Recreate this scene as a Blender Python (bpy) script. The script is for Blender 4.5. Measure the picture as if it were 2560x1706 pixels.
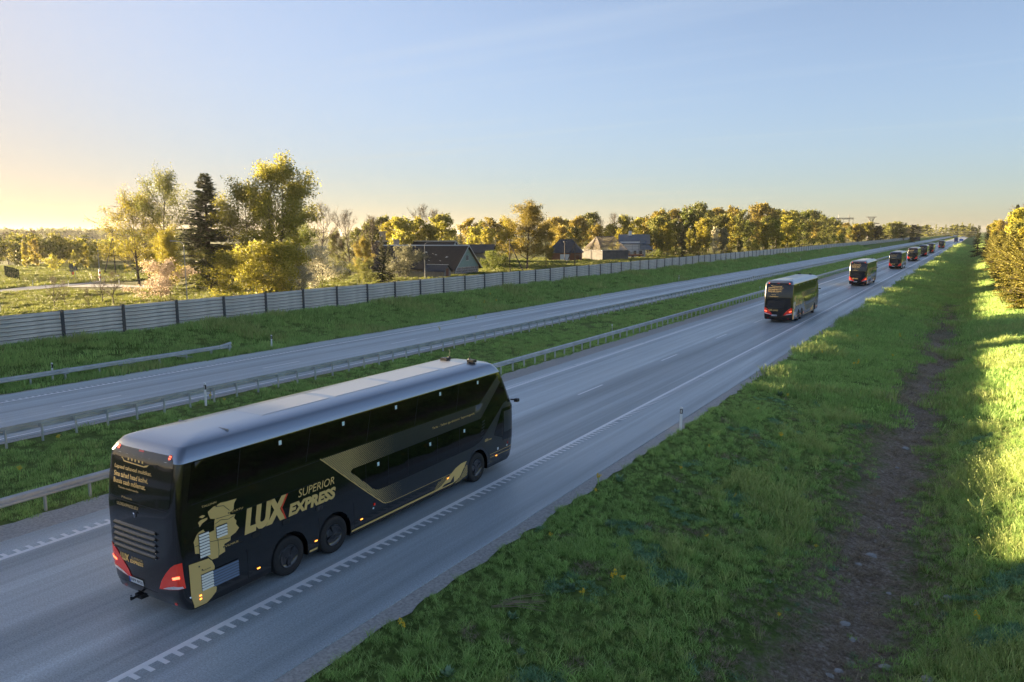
import bpy, bmesh, math, random
import numpy as np
from mathutils import Vector, Matrix, noise as mnoise

for o in list(bpy.data.objects):
    bpy.data.objects.remove(o)
SC = bpy.context.scene
COL = SC.collection
RAD = math.radians

# ---------------------------------------------------------------- camera
IW, IH = 2560.0, 1706.0
FPX, YAW, PITCH, ROLL, CAMH = 1898.88, 0.5456, 0.1398, -0.0055, 8.396
def cam_axes():
    cy, sy, cp, sp = math.cos(YAW), math.sin(YAW), math.cos(PITCH), math.sin(PITCH)
    fwd = Vector((-sy*cp, cy*cp, -sp)); right = Vector((cy, sy, 0)); up = right.cross(fwd)
    cr, sr = math.cos(ROLL), math.sin(ROLL)
    return cr*right + sr*up, -sr*right + cr*up, fwd
CR, CU, CF = cam_axes()
cam = bpy.data.cameras.new('camera'); camo = bpy.data.objects.new('camera', cam); COL.objects.link(camo)
camo.matrix_world = Matrix(((CR.x, CU.x, -CF.x, 0), (CR.y, CU.y, -CF.y, 0), (CR.z, CU.z, -CF.z, CAMH), (0, 0, 0, 1)))
cam.sensor_width = 36.0; cam.lens = 36.0*FPX/IW; cam.clip_start = 0.2; cam.clip_end = 20000
SC.camera = camo

# ---------------------------------------------------------------- sky, sun, exposure
SUN_AZ = RAD(92.0)     # to the left of the driving direction (+Y)
SUN_EL = RAD(4.4)
w = bpy.data.worlds.new('World'); SC.world = w; w.use_nodes = True
nt = w.node_tree; nt.nodes.clear()
sky = nt.nodes.new('ShaderNodeTexSky'); sky.sky_type = 'NISHITA'; sky.sun_disc = False
sky.sun_elevation = SUN_EL; sky.sun_rotation = -SUN_AZ
sky.air_density = 0.6; sky.dust_density = 1.0; sky.ozone_density = 1.4; sky.altitude = 50
bg = nt.nodes.new('ShaderNodeBackground'); bg.inputs[1].default_value = 0.08
wo = nt.nodes.new('ShaderNodeOutputWorld')
# thin streaks of high cloud, laid out on a flat layer far overhead
tc = nt.nodes.new('ShaderNodeTexCoord'); sep = nt.nodes.new('ShaderNodeSeparateXYZ')
nt.links.new(tc.outputs['Generated'], sep.inputs[0])
def wm(op, a, b=None):
    n = nt.nodes.new('ShaderNodeMath'); n.operation = op
    for i, v in enumerate((a, b)):
        if v is None: continue
        if hasattr(v, 'is_output'): nt.links.new(v, n.inputs[i])
        else: n.inputs[i].default_value = v
    return n.outputs[0]
zc = wm('MAXIMUM', sep.outputs[2], 0.02)
u = wm('DIVIDE', sep.outputs[0], zc); v = wm('DIVIDE', sep.outputs[1], zc)
cmb = nt.nodes.new('ShaderNodeCombineXYZ'); nt.links.new(u, cmb.inputs[0]); nt.links.new(v, cmb.inputs[1])
mp = nt.nodes.new('ShaderNodeMapping'); mp.inputs['Rotation'].default_value = (0, 0, RAD(-26)); mp.inputs['Scale'].default_value = (0.10, 0.9, 1)
nt.links.new(cmb.outputs[0], mp.inputs[0])
nz = nt.nodes.new('ShaderNodeTexNoise'); nz.inputs['Scale'].default_value = 1.1; nz.inputs['Detail'].default_value = 6; nz.inputs['Roughness'].default_value = 0.55
nt.links.new(mp.outputs[0], nz.inputs['Vector'])
rp = nt.nodes.new('ShaderNodeValToRGB'); rp.color_ramp.elements[0].position = 0.56; rp.color_ramp.elements[1].position = 0.80
nt.links.new(nz.outputs[0], rp.inputs[0])
fac = wm('MULTIPLY', rp.outputs[0], 0.6)
mx = nt.nodes.new('ShaderNodeMix'); mx.data_type = 'RGBA'
nt.links.new(fac, mx.inputs[0]); nt.links.new(sky.outputs[0], mx.inputs[6])
bw = nt.nodes.new('ShaderNodeMix'); bw.data_type = 'RGBA'; bw.blend_type = 'MULTIPLY'; bw.inputs[0].default_value = 1
nt.links.new(sky.outputs[0], bw.inputs[6]); bw.inputs[7].default_value = (1.9, 1.6, 1.35, 1)
nt.links.new(bw.outputs[2], mx.inputs[7])
# the whole dome is graded and desaturated evenly, as the photograph's processing did
SKY_TINT = (1.04, 0.975, 0.995)
SKY_C, SKY_SAT, SKY_P = 1.25, 0.86, 1.9
hsv = nt.nodes.new('ShaderNodeHueSaturation'); hsv.inputs['Saturation'].default_value = SKY_SAT; nt.links.new(mx.outputs[2], hsv.inputs['Color'])
lum = nt.nodes.new('ShaderNodeRGBToBW'); nt.links.new(mx.outputs[2], lum.inputs[0])
inv = wm('DIVIDE', wm('POWER', lum.outputs[0], SKY_P-1), wm('ADD', wm('MULTIPLY', wm('POWER', lum.outputs[0], SKY_P), SKY_C), 1.0))
vs_ = nt.nodes.new('ShaderNodeVectorMath'); vs_.operation = 'SCALE'; tint = nt.nodes.new('ShaderNodeMix'); tint.data_type = 'RGBA'; tint.blend_type = 'MULTIPLY'; tint.inputs[0].default_value = 1; tint.inputs[7].default_value = (*SKY_TINT, 1)
nt.links.new(hsv.outputs[0], tint.inputs[6]); nt.links.new(tint.outputs[2], vs_.inputs[0]); nt.links.new(inv, vs_.inputs['Scale'])
nt.links.new(vs_.outputs[0], bg.inputs[0]); nt.links.new(bg.outputs[0], wo.inputs[0])

sl = bpy.data.lights.new('sun', 'SUN'); sl.energy = 3.7; sl.angle = RAD(0.6); sl.color = (1.0, 0.76, 0.44)
so = bpy.data.objects.new('sun', sl); COL.objects.link(so)
SUNDIR = Vector((-math.sin(SUN_AZ)*math.cos(SUN_EL), math.cos(SUN_AZ)*math.cos(SUN_EL), math.sin(SUN_EL)))
so.rotation_euler = SUNDIR.to_track_quat('Z', 'Y').to_euler(); so.location = SUNDIR*60
SC.view_settings.view_transform = 'Standard'; SC.view_settings.look = 'None'
SC.view_settings.exposure = 3.55; SC.view_settings.gamma = 1.0; SC.view_settings.use_curve_mapping = False

# ---------------------------------------------------------------- pixel helpers (a pixel gives a direction only)
def ray(px, py):
    return (CR*((px-IW/2)/FPX) + CU*(-(py-IH/2)/FPX) + CF)
def at(px, py, z=0.0):
    d = ray(px, py); t = (z-CAMH)/d.z
    return Vector((d.x*t, d.y*t, z))
def col_at(px, dist, py=620):
    d = ray(px, py); k = dist/math.hypot(d.x, d.y)
    return Vector((d.x*k, d.y*k, 0))
def top_z(px, py, dist):
    d = ray(px, py); return CAMH + d.z*dist/math.hypot(d.x, d.y)

# ---------------------------------------------------------------- mesh helpers
class MB:
    def __init__(s): s.v = []; s.f = []
    def add(s, vs, fs):
        k = len(s.v); s.v += [tuple(p) for p in vs]; s.f += [tuple(i+k for i in f) for f in fs]; return s
    def box(s, a, b):
        x0, y0, z0 = a; x1, y1, z1 = b
        return s.add([(x0,y0,z0),(x1,y0,z0),(x1,y1,z0),(x0,y1,z0),(x0,y0,z1),(x1,y0,z1),(x1,y1,z1),(x0,y1,z1)],
                     [(3,2,1,0),(4,5,6,7),(0,1,5,4),(1,2,6,5),(2,3,7,6),(3,0,4,7)])
    def cbox(s, c, d): return s.box([c[i]-d[i]/2 for i in range(3)], [c[i]+d[i]/2 for i in range(3)])
    def prism(s, poly, vec):
        n = len(poly); vec = Vector(vec); a = [Vector(p) for p in poly]; b = [p+vec for p in a]
        return s.add(a+b, [tuple(range(n))[::-1], tuple(range(n, 2*n))] + [(i, (i+1) % n, (i+1) % n+n, i+n) for i in range(n)])
    def tube(s, pts, rad, n=6, cap=True):
        pts = [Vector(p) for p in pts]; rad = rad if hasattr(rad, '__len__') else [rad]*len(pts)
        vs = []; fs = []
        for i, p in enumerate(pts):
            d = (pts[min(i+1, len(pts)-1)]-pts[max(i-1, 0)]).normalized()
            u = d.cross(Vector((0.0, 0.0, 1.0))) if abs(d.z) < 0.95 else d.cross(Vector((1.0, 0, 0)))
            u.normalize(); v = d.cross(u)
            for k in range(n):
                t = 2*math.pi*k/n; vs.append(p + u*math.cos(t)*rad[i] + v*math.sin(t)*rad[i])
        for i in range(len(pts)-1):
            for k in range(n):
                a = i*n+k; b = i*n+(k+1) % n; fs.append((a, b, b+n, a+n))
        if cap: fs += [tuple(range(n)), tuple(range((len(pts)-1)*n, len(pts)*n))[::-1]]
        return s.add(vs, fs)
    def lathe(s, prof, n=28, axis='X', c=(0, 0, 0)):
        vs = []; fs = []; m = len(prof)
        for i in range(n):
            t = 2*math.pi*i/n
            for (a, r) in prof:
                q = (a, r*math.cos(t), r*math.sin(t)) if axis == 'X' else (r*math.cos(t), r*math.sin(t), a)
                vs.append((q[0]+c[0], q[1]+c[1], q[2]+c[2]))
        for i in range(n):
            for j in range(m-1):
                a = i*m+j; b = ((i+1) % n)*m+j; fs.append((a, b, b+1, a+1))
        return s.add(vs, fs)
    def mesh(s, name, smooth=None):
        me = bpy.data.meshes.new(name); me.from_pydata(s.v, [], s.f)
        bm = bmesh.new(); bm.from_mesh(me); bmesh.ops.recalc_face_normals(bm, faces=bm.faces); bm.to_mesh(me); bm.free()
        if smooth is not None:
            me.polygons.foreach_set('use_smooth', [True]*len(me.polygons)); me.set_sharp_from_angle(angle=RAD(smooth))
        me.update(); return me

def fast_mesh(name, V, F):
    V = np.asarray(V, dtype=np.float32); F = np.asarray(F, dtype=np.int32); k = F.shape[1]
    me = bpy.data.meshes.new(name)
    me.vertices.add(len(V)); me.vertices.foreach_set('co', V.ravel())
    me.loops.add(F.size); me.loops.foreach_set('vertex_index', F.ravel())
    me.polygons.add(len(F)); me.polygons.foreach_set('loop_start', np.arange(0, F.size, k, dtype=np.int32))
    me.update(calc_edges=True); return me

def tag(o, label=None, cat=None, group=None, kind=None):
    if label: o['label'] = label
    if cat: o['category'] = cat
    if group: o['group'] = group
    if kind: o['kind'] = kind
    return o
def link(name, me, m=None, parent=None, loc=None, rot=None, scale=None):
    if isinstance(me, MB): me = me.mesh(name)
    if m is not None and not me.materials: me.materials.append(m)
    o = bpy.data.objects.new(name, me); COL.objects.link(o)
    if parent: o.parent = parent
    if loc is not None: o.location = loc
    if rot is not None: o.rotation_euler = rot
    if scale is not None: o.scale = scale
    return o
def part(name, mb, m, parent, smooth=None, **k):
    return link(name, mb.mesh(name, smooth) if isinstance(mb, MB) else mb, m, parent, **k)
def thing(name, label, cat, loc=(0, 0, 0), rz=0, group=None):
    o = bpy.data.objects.new(name, None); COL.objects.link(o); o.location = loc; o.rotation_euler = (0, 0, rz)
    o.empty_display_size = 0.3
    return tag(o, label, cat, group)
def copy_tree(o, parent=None, skip=()):
    c = o.copy(); COL.objects.link(c); c.parent = parent
    for ch in o.children:
        if ch.name.split('.')[0] in skip: continue
        copy_tree(ch, c, skip)
    return c
ORD = ['first','second','third','fourth','fifth','sixth','seventh','eighth','ninth','tenth','eleventh','twelfth','thirteenth','fourteenth','fifteenth','sixteenth','seventeenth','eighteenth','nineteenth','twentieth']
TENS = {2: 'twenty', 3: 'thirty', 4: 'forty', 5: 'fifty', 6: 'sixty', 7: 'seventy', 8: 'eighty', 9: 'ninety'}
def ordinal(i):          # i from 0
    n = i+1
    if n <= 20: return ORD[i]
    t, r = divmod(n, 10)
    if t > 9: return 'hundred and ' + ordinal(i-100) if n > 100 else 'hundredth'
    return TENS[t] + '-' + ORD[r-1] if r else TENS[t][:-1] + 'ieth'

# ---------------------------------------------------------------- materials
def newmat(name):
    m = bpy.data.materials.new(name); m.use_nodes = True; n = m.node_tree; n.nodes.clear()
    out = n.nodes.new('ShaderNodeOutputMaterial'); b = n.nodes.new('ShaderNodeBsdfPrincipled'); n.links.new(b.outputs[0], out.inputs[0])
    return m, n, b, out
def pmat(name, col, rough=0.5, metal=0.0, coat=0.0, var=0.0, vscale=3.0, col2=None, bump=0.0, bscale=20.0, spec=0.5, emit=None, estr=0.0, stretch=None):
    m, n, b, out = newmat(name)
    b.inputs['Base Color'].default_value = (*col, 1); b.inputs['Roughness'].default_value = rough; b.inputs['Metallic'].default_value = metal
    b.inputs['Coat Weight'].default_value = coat; b.inputs['Coat Roughness'].default_value = 0.06; b.inputs['Specular IOR Level'].default_value = spec
    if emit: b.inputs['Emission Color'].default_value = (*emit, 1); b.inputs['Emission Strength'].default_value = estr
    if var or bump or col2:
        tc = n.nodes.new('ShaderNodeTexCoord'); mp = n.nodes.new('ShaderNodeMapping'); n.links.new(tc.outputs['Object'], mp.inputs[0])
        if stretch: mp.inputs['Scale'].default_value = stretch
        if var or col2:
            z = n.nodes.new('ShaderNodeTexNoise'); z.inputs['Scale'].default_value = vscale; z.inputs['Detail'].default_value = 6; z.inputs['Roughness'].default_value = 0.65
            n.links.new(mp.outputs[0], z.inputs['Vector'])
            r = n.nodes.new('ShaderNodeValToRGB'); r.color_ramp.elements[0].position = 0.3; r.color_ramp.elements[1].position = 0.7
            c2 = col2 if col2 else tuple(c*(1+var) for c in col)
            c1 = col if col2 else tuple(c*(1-var) for c in col)
            r.color_ramp.elements[0].color = (*c1, 1); r.color_ramp.elements[1].color = (*c2, 1)
            n.links.new(z.outputs[0], r.inputs[0]); n.links.new(r.outputs[0], b.inputs['Base Color'])
        if bump:
            z2 = n.nodes.new('ShaderNodeTexNoise'); z2.inputs['Scale'].default_value = bscale; z2.inputs['Detail'].default_value = 4
            n.links.new(mp.outputs[0], z2.inputs['Vector'])
            bp = n.nodes.new('ShaderNodeBump'); bp.inputs['Strength'].default_value = bump; bp.inputs['Distance'].default_value = 0.02
            n.links.new(z2.outputs[0], bp.inputs['Height']); n.links.new(bp.outputs[0], b.inputs['Normal'])
    return m
def leafmat(name, cols, trans=0.5, rough=0.55):
    m, n, b, out = newmat(name)
    g = n.nodes.new('ShaderNodeNewGeometry'); oi = n.nodes.new('ShaderNodeObjectInfo')
    r = n.nodes.new('ShaderNodeValToRGB'); cr = r.color_ramp; cr.elements[0].color = (*cols[0], 1); cr.elements[1].color = (*cols[-1], 1)
    for i, c in enumerate(cols[1:-1]):
        e = cr.elements.new((i+1)/(len(cols)-1)); e.color = (*c, 1)
    n.links.new(g.outputs['Random Per Island'], r.inputs[0])
    hs = n.nodes.new('ShaderNodeHueSaturation'); mr = n.nodes.new('ShaderNodeMapRange'); mr.inputs[3].default_value = 0.8; mr.inputs[4].default_value = 1.25
    n.links.new(oi.outputs['Random'], mr.inputs[0]); n.links.new(mr.outputs[0], hs.inputs['Value']); n.links.new(r.outputs[0], hs.inputs['Color'])
    n.links.new(hs.outputs[0], b.inputs['Base Color']); b.inputs['Roughness'].default_value = rough; b.inputs['Specular IOR Level'].default_value = 0.25
    t = n.nodes.new('ShaderNodeBsdfTranslucent'); n.links.new(hs.outputs[0], t.inputs[0])
    mxs = n.nodes.new('ShaderNodeMixShader'); mxs.inputs[0].default_value = trans
    n.links.new(b.outputs[0], mxs.inputs[1]); n.links.new(t.outputs[0], mxs.inputs[2]); n.links.new(mxs.outputs[0], out.inputs[0])
    return m

M = {}
M['steel'] = pmat('galvanised_steel', (0.58, 0.61, 0.63), 0.42, 0.7, var=0.18, vscale=1.2)
M['steel_dull'] = pmat('dull_steel', (0.30, 0.32, 0.34), 0.5, 0.6, var=0.2, vscale=4)
M['white'] = pmat('white_paint', (0.88, 0.885, 0.89), 0.45, var=0.03, vscale=9)
M['black'] = pmat('black_plastic', (0.012, 0.012, 0.014), 0.45)
M['line'] = pmat('road_paint', (0.88, 0.89, 0.90), 0.6, var=0.06, vscale=6, bump=0.3, bscale=60)
# ================================================================ the setting: ground, roads, markings
PX = [-9000,-300,-62,-58,-54.2,-53,-50.6,-49.4,-46.4,-45.2,-44.2,-43.9,-34.0,-33.6,-31,-28.4,-26,-24.2,-22.7,-22.4,-11.2,-10.95,-10.2,-9.2,-7,-4.2,-3.0,-1.9,-0.9,0.3,1.6,3.2,6,12,9000]
PZ = [0,0,0.0,0.35,1.45,1.62,1.62,1.25,0.18,-0.02,-0.03,-0.06,-0.06,-0.03,-0.12,-0.2,-0.12,-0.03,-0.03,-0.06,-0.06,-0.03,-0.04,-0.14,-0.5,-1.15,-1.45,-1.66,-1.58,-1.10,-0.62,-0.25,-0.05,0,0]
def vnoise(x, y, s=1.0, seed=0.0):
    x = np.asarray(x, float)*s + seed*17.3; y = np.asarray(y, float)*s + seed*9.1
    return (np.sin(x*1.3+np.sin(y*0.9+1.7)*1.4)*0.5 + np.sin(y*1.7+np.sin(x*1.1+0.4)*1.3)*0.5 + np.sin(x*2.9-y*2.3+seed)*0.28 + np.sin(x*4.7+y*5.3+2.1)*0.16)/1.44
def zprof(x, y):
    x = np.asarray(x, float); y = np.asarray(y, float)
    z = np.interp(x, PX, PZ)
    k = np.clip((x+9.8)/1.5, 0, 1)*np.clip((16-x)/4, 0, 1)*np.clip(1.2-y/400, 0, 1)
    z = z + k*(0.07*vnoise(x, y, 0.55, 1) + 0.035*vnoise(x, y, 1.7, 2))
    k2 = np.clip((x+50.2)/1.5, 0, 1)*np.clip((-46-x)/1.0, 0, 1)
    z = z + k2*0.10*vnoise(x, y, 0.8, 3)
    k3 = np.clip((-56-x)/6, 0, 1)*np.clip((x+260)/60, 0, 1)
    z = z + k3*(0.10*vnoise(x, y, 0.22, 4) + 0.05*vnoise(x, y, 0.9, 5))
    k4 = np.clip((x+33)/1.0, 0, 1)*np.clip((-25-x)/1.0, 0, 1)
    return z + k4*0.04*vnoise(x, y, 0.9, 6)
def build_ground():
    xs = sorted(set(PX + list(np.arange(-10, 12.1, 0.5)) + list(np.arange(-53, -45, 0.6)) + list(np.arange(-32.5, -24.5, 0.8)) + list(np.arange(-200, -56, 3.0)) + [-6000,-3000,-1500,-800,-500,-380,-250,-225,20,40,80,160,320,700,1500,3000,6000]))
    ys = list(np.arange(-6, 62, 0.6)) + list(np.arange(62, 160, 2.0)) + list(np.arange(160, 420, 6.0)) + [430,460,500,560,640,740,860,1000,1200,1500,2000,2700,3600,5000,7000,9000] + [-12,-25,-50,-110,-250,-600]
    ys = sorted(ys); X, Y = np.meshgrid(xs, ys); Z = zprof(X, Y); n = len(xs); m = len(ys)
    V = np.stack([X.ravel(), Y.ravel(), Z.ravel()], 1)
    i = np.arange(m-1)[:, None]*n + np.arange(n-1)[None]; i = i.ravel()
    me = fast_mesh('ground', V, np.stack([i, i+1, i+n+1, i+n], 1)); me.polygons.foreach_set('use_smooth', [True]*len(me.polygons))
    return me
def ground_material():
    m, n, b, out = newmat('grass_ground'); L = n.links.new; N = n.nodes.new
    tc = N('ShaderNodeTexCoord'); sp = N('ShaderNodeSeparateXYZ'); L(tc.outputs['Object'], sp.inputs[0])
    def noise(scale, det=6, rough=0.6, vec=None):
        z = N('ShaderNodeTexNoise'); z.inputs['Scale'].default_value = scale; z.inputs['Detail'].default_value = det; z.inputs['Roughness'].default_value = rough
        L(vec or tc.outputs['Object'], z.inputs['Vector']); return z.outputs[0]
    def ramp(f, els):
        r = N('ShaderNodeValToRGB'); cr = r.color_ramp
        cr.elements[0].position, cr.elements[0].color = els[0][0], (*els[0][1], 1); cr.elements[1].position, cr.elements[1].color = els[-1][0], (*els[-1][1], 1)
        for p, c in els[1:-1]: e = cr.elements.new(p); e.color = (*c, 1)
        L(f, r.inputs[0]); return r.outputs[0]
    def mix(f, a, c, mode='MIX'):
        x = N('ShaderNodeMix'); x.data_type = 'RGBA'; x.blend_type = mode
        if hasattr(f, 'is_output'): L(f, x.inputs[0])
        else: x.inputs[0].default_value = f
        for k, v in ((6, a), (7, c)):
            if hasattr(v, 'is_output'): L(v, x.inputs[k])
            else: x.inputs[k].default_value = (*v, 1)
        return x.outputs[2]
    def mth(op, a, c):
        x = N('ShaderNodeMath'); x.operation = op
        for k, v in ((0, a), (1, c)):
            if hasattr(v, 'is_output'): L(v, x.inputs[k])
            else: x.inputs[k].default_value = v
        return x.outputs[0]
    g1 = ramp(noise(0.35), [(0.3, (0.11, 0.185, 0.042)), (0.5, (0.155, 0.24, 0.06)), (0.7, (0.21, 0.275, 0.085))])
    g2 = ramp(noise(7.0, 8, 0.75), [(0.3, (0.35, 0.35, 0.35)), (0.7, (1.5, 1.45, 1.3))])
    col = mix(1.0, g1, g2, 'MULTIPLY')
    # bare earth along the ditch bottom
    wob = mth('ADD', mth('MULTIPLY', mth('SUBTRACT', noise(0.5, 5), 0.5), 3.0), mth('MULTIPLY', mth('SUBTRACT', noise(3.0, 8, 0.8), 0.5), 3.5))
    dx = mth('ABSOLUTE', mth('ADD', mth('ADD', sp.outputs[0], 2.15), wob), 0)
    dm = N('ShaderNodeMapRange'); dm.inputs[1].default_value = 0.5; dm.inputs[2].default_value = 1.7; dm.inputs[3].default_value = 1; dm.inputs[4].default_value = 0; L(dx, dm.inputs[0])
    yl = N('ShaderNodeMapRange'); yl.inputs[1].default_value = 75; yl.inputs[2].default_value = 110; yl.inputs[3].default_value = 1; yl.inputs[4].default_value = 0; L(sp.outputs[1], yl.inputs[0])
    soil = ramp(noise(9.0, 8, 0.75), [(0.3, (0.12, 0.088, 0.064)), (0.48, (0.30, 0.23, 0.17)), (0.60, (0.47, 0.40, 0.33)), (0.72, (0.60, 0.56, 0.51))])
    col = mix(mth('MULTIPLY', dm.outputs[0], yl.outputs[0]), col, soil)
    # dry tracts of the fields far out
    far = N('ShaderNodeMapRange'); far.inputs[1].default_value = -55; far.inputs[2].default_value = -64; L(sp.outputs[0], far.inputs[0])
    field = ramp(noise(0.012, 3), [(0.35, (0.10, 0.12, 0.03)), (0.5, (0.17, 0.16, 0.045)), (0.65, (0.11, 0.14, 0.04))])
    col = mix(far.outputs[0], col, field)
    L(col, b.inputs['Base Color']); b.inputs['Roughness'].default_value = 0.9; b.inputs['Specular IOR Level'].default_value = 0.15
    bp = N('ShaderNodeBump'); bp.inputs['Strength'].default_value = 1.0; bp.inputs['Distance'].default_value = 0.22; L(noise(5.0, 8, 0.8), bp.inputs['Height']); L(bp.outputs[0], b.inputs['Normal'])
    return m
M['ground'] = ground_material()
tag(link('ground', build_ground(), M['ground']), kind='structure')

def asphalt(name, base, band=1.0):
    m, n, b, out = newmat(name); L = n.links.new; N = n.nodes.new
    tc = N('ShaderNodeTexCoord')
    def noise(scale, sc, det=5, rough=0.6):
        mp = N('ShaderNodeMapping'); mp.inputs['Scale'].default_value = sc; L(tc.outputs['Object'], mp.inputs[0])
        z = N('ShaderNodeTexNoise'); z.inputs['Scale'].default_value = scale; z.inputs['Detail'].default_value = det; z.inputs['Roughness'].default_value = rough
        L(mp.outputs[0], z.inputs['Vector']); return z.outputs[0]
    def ramp(f, p0, v0, p1, v1):
        r = N('ShaderNodeMapRange'); r.inputs[1].default_value = p0; r.inputs[2].default_value = p1; r.inputs[3].default_value = v0; r.inputs[4].default_value = v1; L(f, r.inputs[0]); return r.outputs[0]
    def mul(a, c):
        x = N('ShaderNodeMath'); x.operation = 'MULTIPLY'; L(a, x.inputs[0]); L(c, x.inputs[1]); return x.outputs[0]
    streak = ramp(noise(1.0, (0.75, 0.006, 1), 3), 0.3, 1-0.42*band, 0.7, 1+0.42*band)
    fine = ramp(noise(1.0, (4.0, 0.10, 1), 4), 0.3, 0.90, 0.7, 1.10)
    patch = ramp(noise(0.11, (1, 0.5, 1), 5), 0.3, 0.90, 0.7, 1.10)
    grain = ramp(noise(26.0, (1, 1, 1), 4, 0.8), 0.25, 0.45, 0.75, 1.55)
    f = mul(mul(streak, fine), mul(patch, grain))
    cc = N('ShaderNodeMix'); cc.data_type = 'RGBA'; cc.blend_type = 'MULTIPLY'; cc.inputs[0].default_value = 1; cc.inputs[6].default_value = (*base, 1); L(f, cc.inputs[7]); L(cc.outputs[2], b.inputs['Base Color'])
    L(ramp(streak, 0.7, 0.56, 1.3, 0.38), b.inputs['Roughness']); b.inputs['Specular IOR Level'].default_value = 0.6
    bp = N('ShaderNodeBump'); bp.inputs['Strength'].default_value = 0.35; bp.inputs['Distance'].default_value = 0.01; L(noise(70.0, (1, 1, 1), 3, 0.7), bp.inputs['Height']); L(bp.outputs[0], b.inputs['Normal'])
    return m
M['asphalt'] = asphalt('asphalt', (0.37, 0.425, 0.455), 0.9)
M['asphalt_side'] = asphalt('asphalt_worn', (0.34, 0.33, 0.32), 0.4)
M['gravel'] = pmat('gravel', (0.27, 0.26, 0.25), 0.9, col2=(0.56, 0.545, 0.52), vscale=14, bump=0.9, bscale=45)

YS = [-60, 0, 30, 60, 120, 250, 500, 1000, 2000, 4200]
def strip(x0, x1, z, y0=None, y1=None, th=0.07):
    mb = MB(); ys = YS if y0 is None else [y0, y1]
    for a, b_ in zip(ys[:-1], ys[1:]):
        mb.add([(x0, a, z), (x1, a, z), (x1, b_, z), (x0, b_, z), (x0, a, z-th), (x0, b_, z-th), (x1, a, z-th), (x1, b_, z-th)], [(0, 1, 2, 3), (0, 3, 5, 4), (1, 6, 7, 2)])
    return mb
road_near = tag(link('road', strip(-22.62, -10.9, 0.0), M['asphalt']), kind='structure')
road_far = tag(link('road', strip(-44.0, -34.0, 0.0), M['asphalt']), kind='structure')
def ragged(name, xin, xout, z, amp, seed, y1=260, step=0.35):
    mb = MB(); ys = list(np.arange(-6, 90, step)) + list(np.arange(90, y1, 2.0)) + [y1, 4200]
    o = [xout + (amp*vnoise(0, y, 2.3, seed) + 0.5*amp*vnoise(3, y, 7.1, seed+1))*(1 if y < 3000 else 0) for y in ys]
    for a, b_, p, q in zip(ys[:-1], ys[1:], o[:-1], o[1:]): mb.add([(xin, a, z), (p, a, z), (q, b_, z), (xin, b_, z)], [(0, 1, 2, 3)])
    return tag(link(name, mb, M['gravel']), kind='structure')
ragged('gravel_shoulder', -10.9, -10.38, -0.02, 0.13, 1)
ragged('gravel_shoulder', -22.62, -23.95, -0.02, 0.10, 3)
ragged('gravel_shoulder', -34.0, -33.55, -0.02, 0.08, 5)
ragged('gravel_shoulder', -44.0, -44.35, -0.02, 0.12, 7)

def toothed(x, side, parent, y0=-5, y1=4200, pitch=0.32, tooth_to=130):
    mb = MB(); z = 0.005; hw = 0.085
    for a, b_ in zip([y0]+YS[2:-1], YS[2:]): mb.add([(x-hw, a, z), (x+hw, a, z), (x+hw, b_, z), (x-hw, b_, z)], [(0, 1, 2, 3)])
    k = 0; y = y0
    while y < tooth_to:
        if k % 38 != 37:
            a, c = (x+hw, x+hw+0.26) if side > 0 else (x-hw-0.26, x-hw)
            mb.add([(a, y, z), (c, y, z), (c, y+0.11, z), (a, y+0.11, z)], [(0, 1, 2, 3)])
        y += pitch*(0.97+0.06*((k*7919) % 13)/13); k += 1
    if tooth_to < y1:      # farther out the teeth merge into a broken second line
        a, c = (x+hw, x+hw+0.1) if side > 0 else (x-hw-0.1, x-hw)
        mb.add([(a, tooth_to, z), (c, tooth_to, z), (c, 700, z), (a, 700, z)], [(0, 1, 2, 3)])
    o = link('edge_line', mb, M['line'], parent); return o
toothed(-13.50, 1, road_near); toothed(-21.38, -1, road_near); toothed(-42.05, -1, road_far)
mbl = MB()
for a, b_ in zip(YS[:-1], YS[1:]): mbl.add([(-34.44, a, 0.005), (-34.32, a, 0.005), (-34.32, b_, 0.005), (-34.44, b_, 0.005)], [(0, 1, 2, 3)])
link('edge_line', mbl, M['line'], road_far)
dash = MB().add([(-0.055, 0, 0), (0.055, 0, 0), (0.055, 3.1, 0), (-0.055, 3.1, 0)], [(0, 1, 2, 3)]).mesh('lane_dash'); dash.materials.append(M['line'])
for k in range(-3, 42):
    if 35.3+12.45*k > -2: link('lane_dash', dash, None, road_near, (-17.38, 35.3+12.45*k, 0.005))
    if 20+12.6*k > -2: link('lane_dash', dash, None, road_far, (-38.4, 20.0+12.6*k, 0.005))
mbl = MB()
for k in range(42, 120):
    for x, y in ((-17.38, 35.3+12.45*k), (-38.4, 20.0+12.6*k)): mbl.add([(x-0.055, y, 0.005), (x+0.055, y, 0.005), (x+0.055, y+3.1, 0.005), (x-0.055, y+3.1, 0.005)], [(0, 1, 2, 3)])
tag(link('lane_dash', mbl, M['line'], road_near), kind='stuff')

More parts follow.
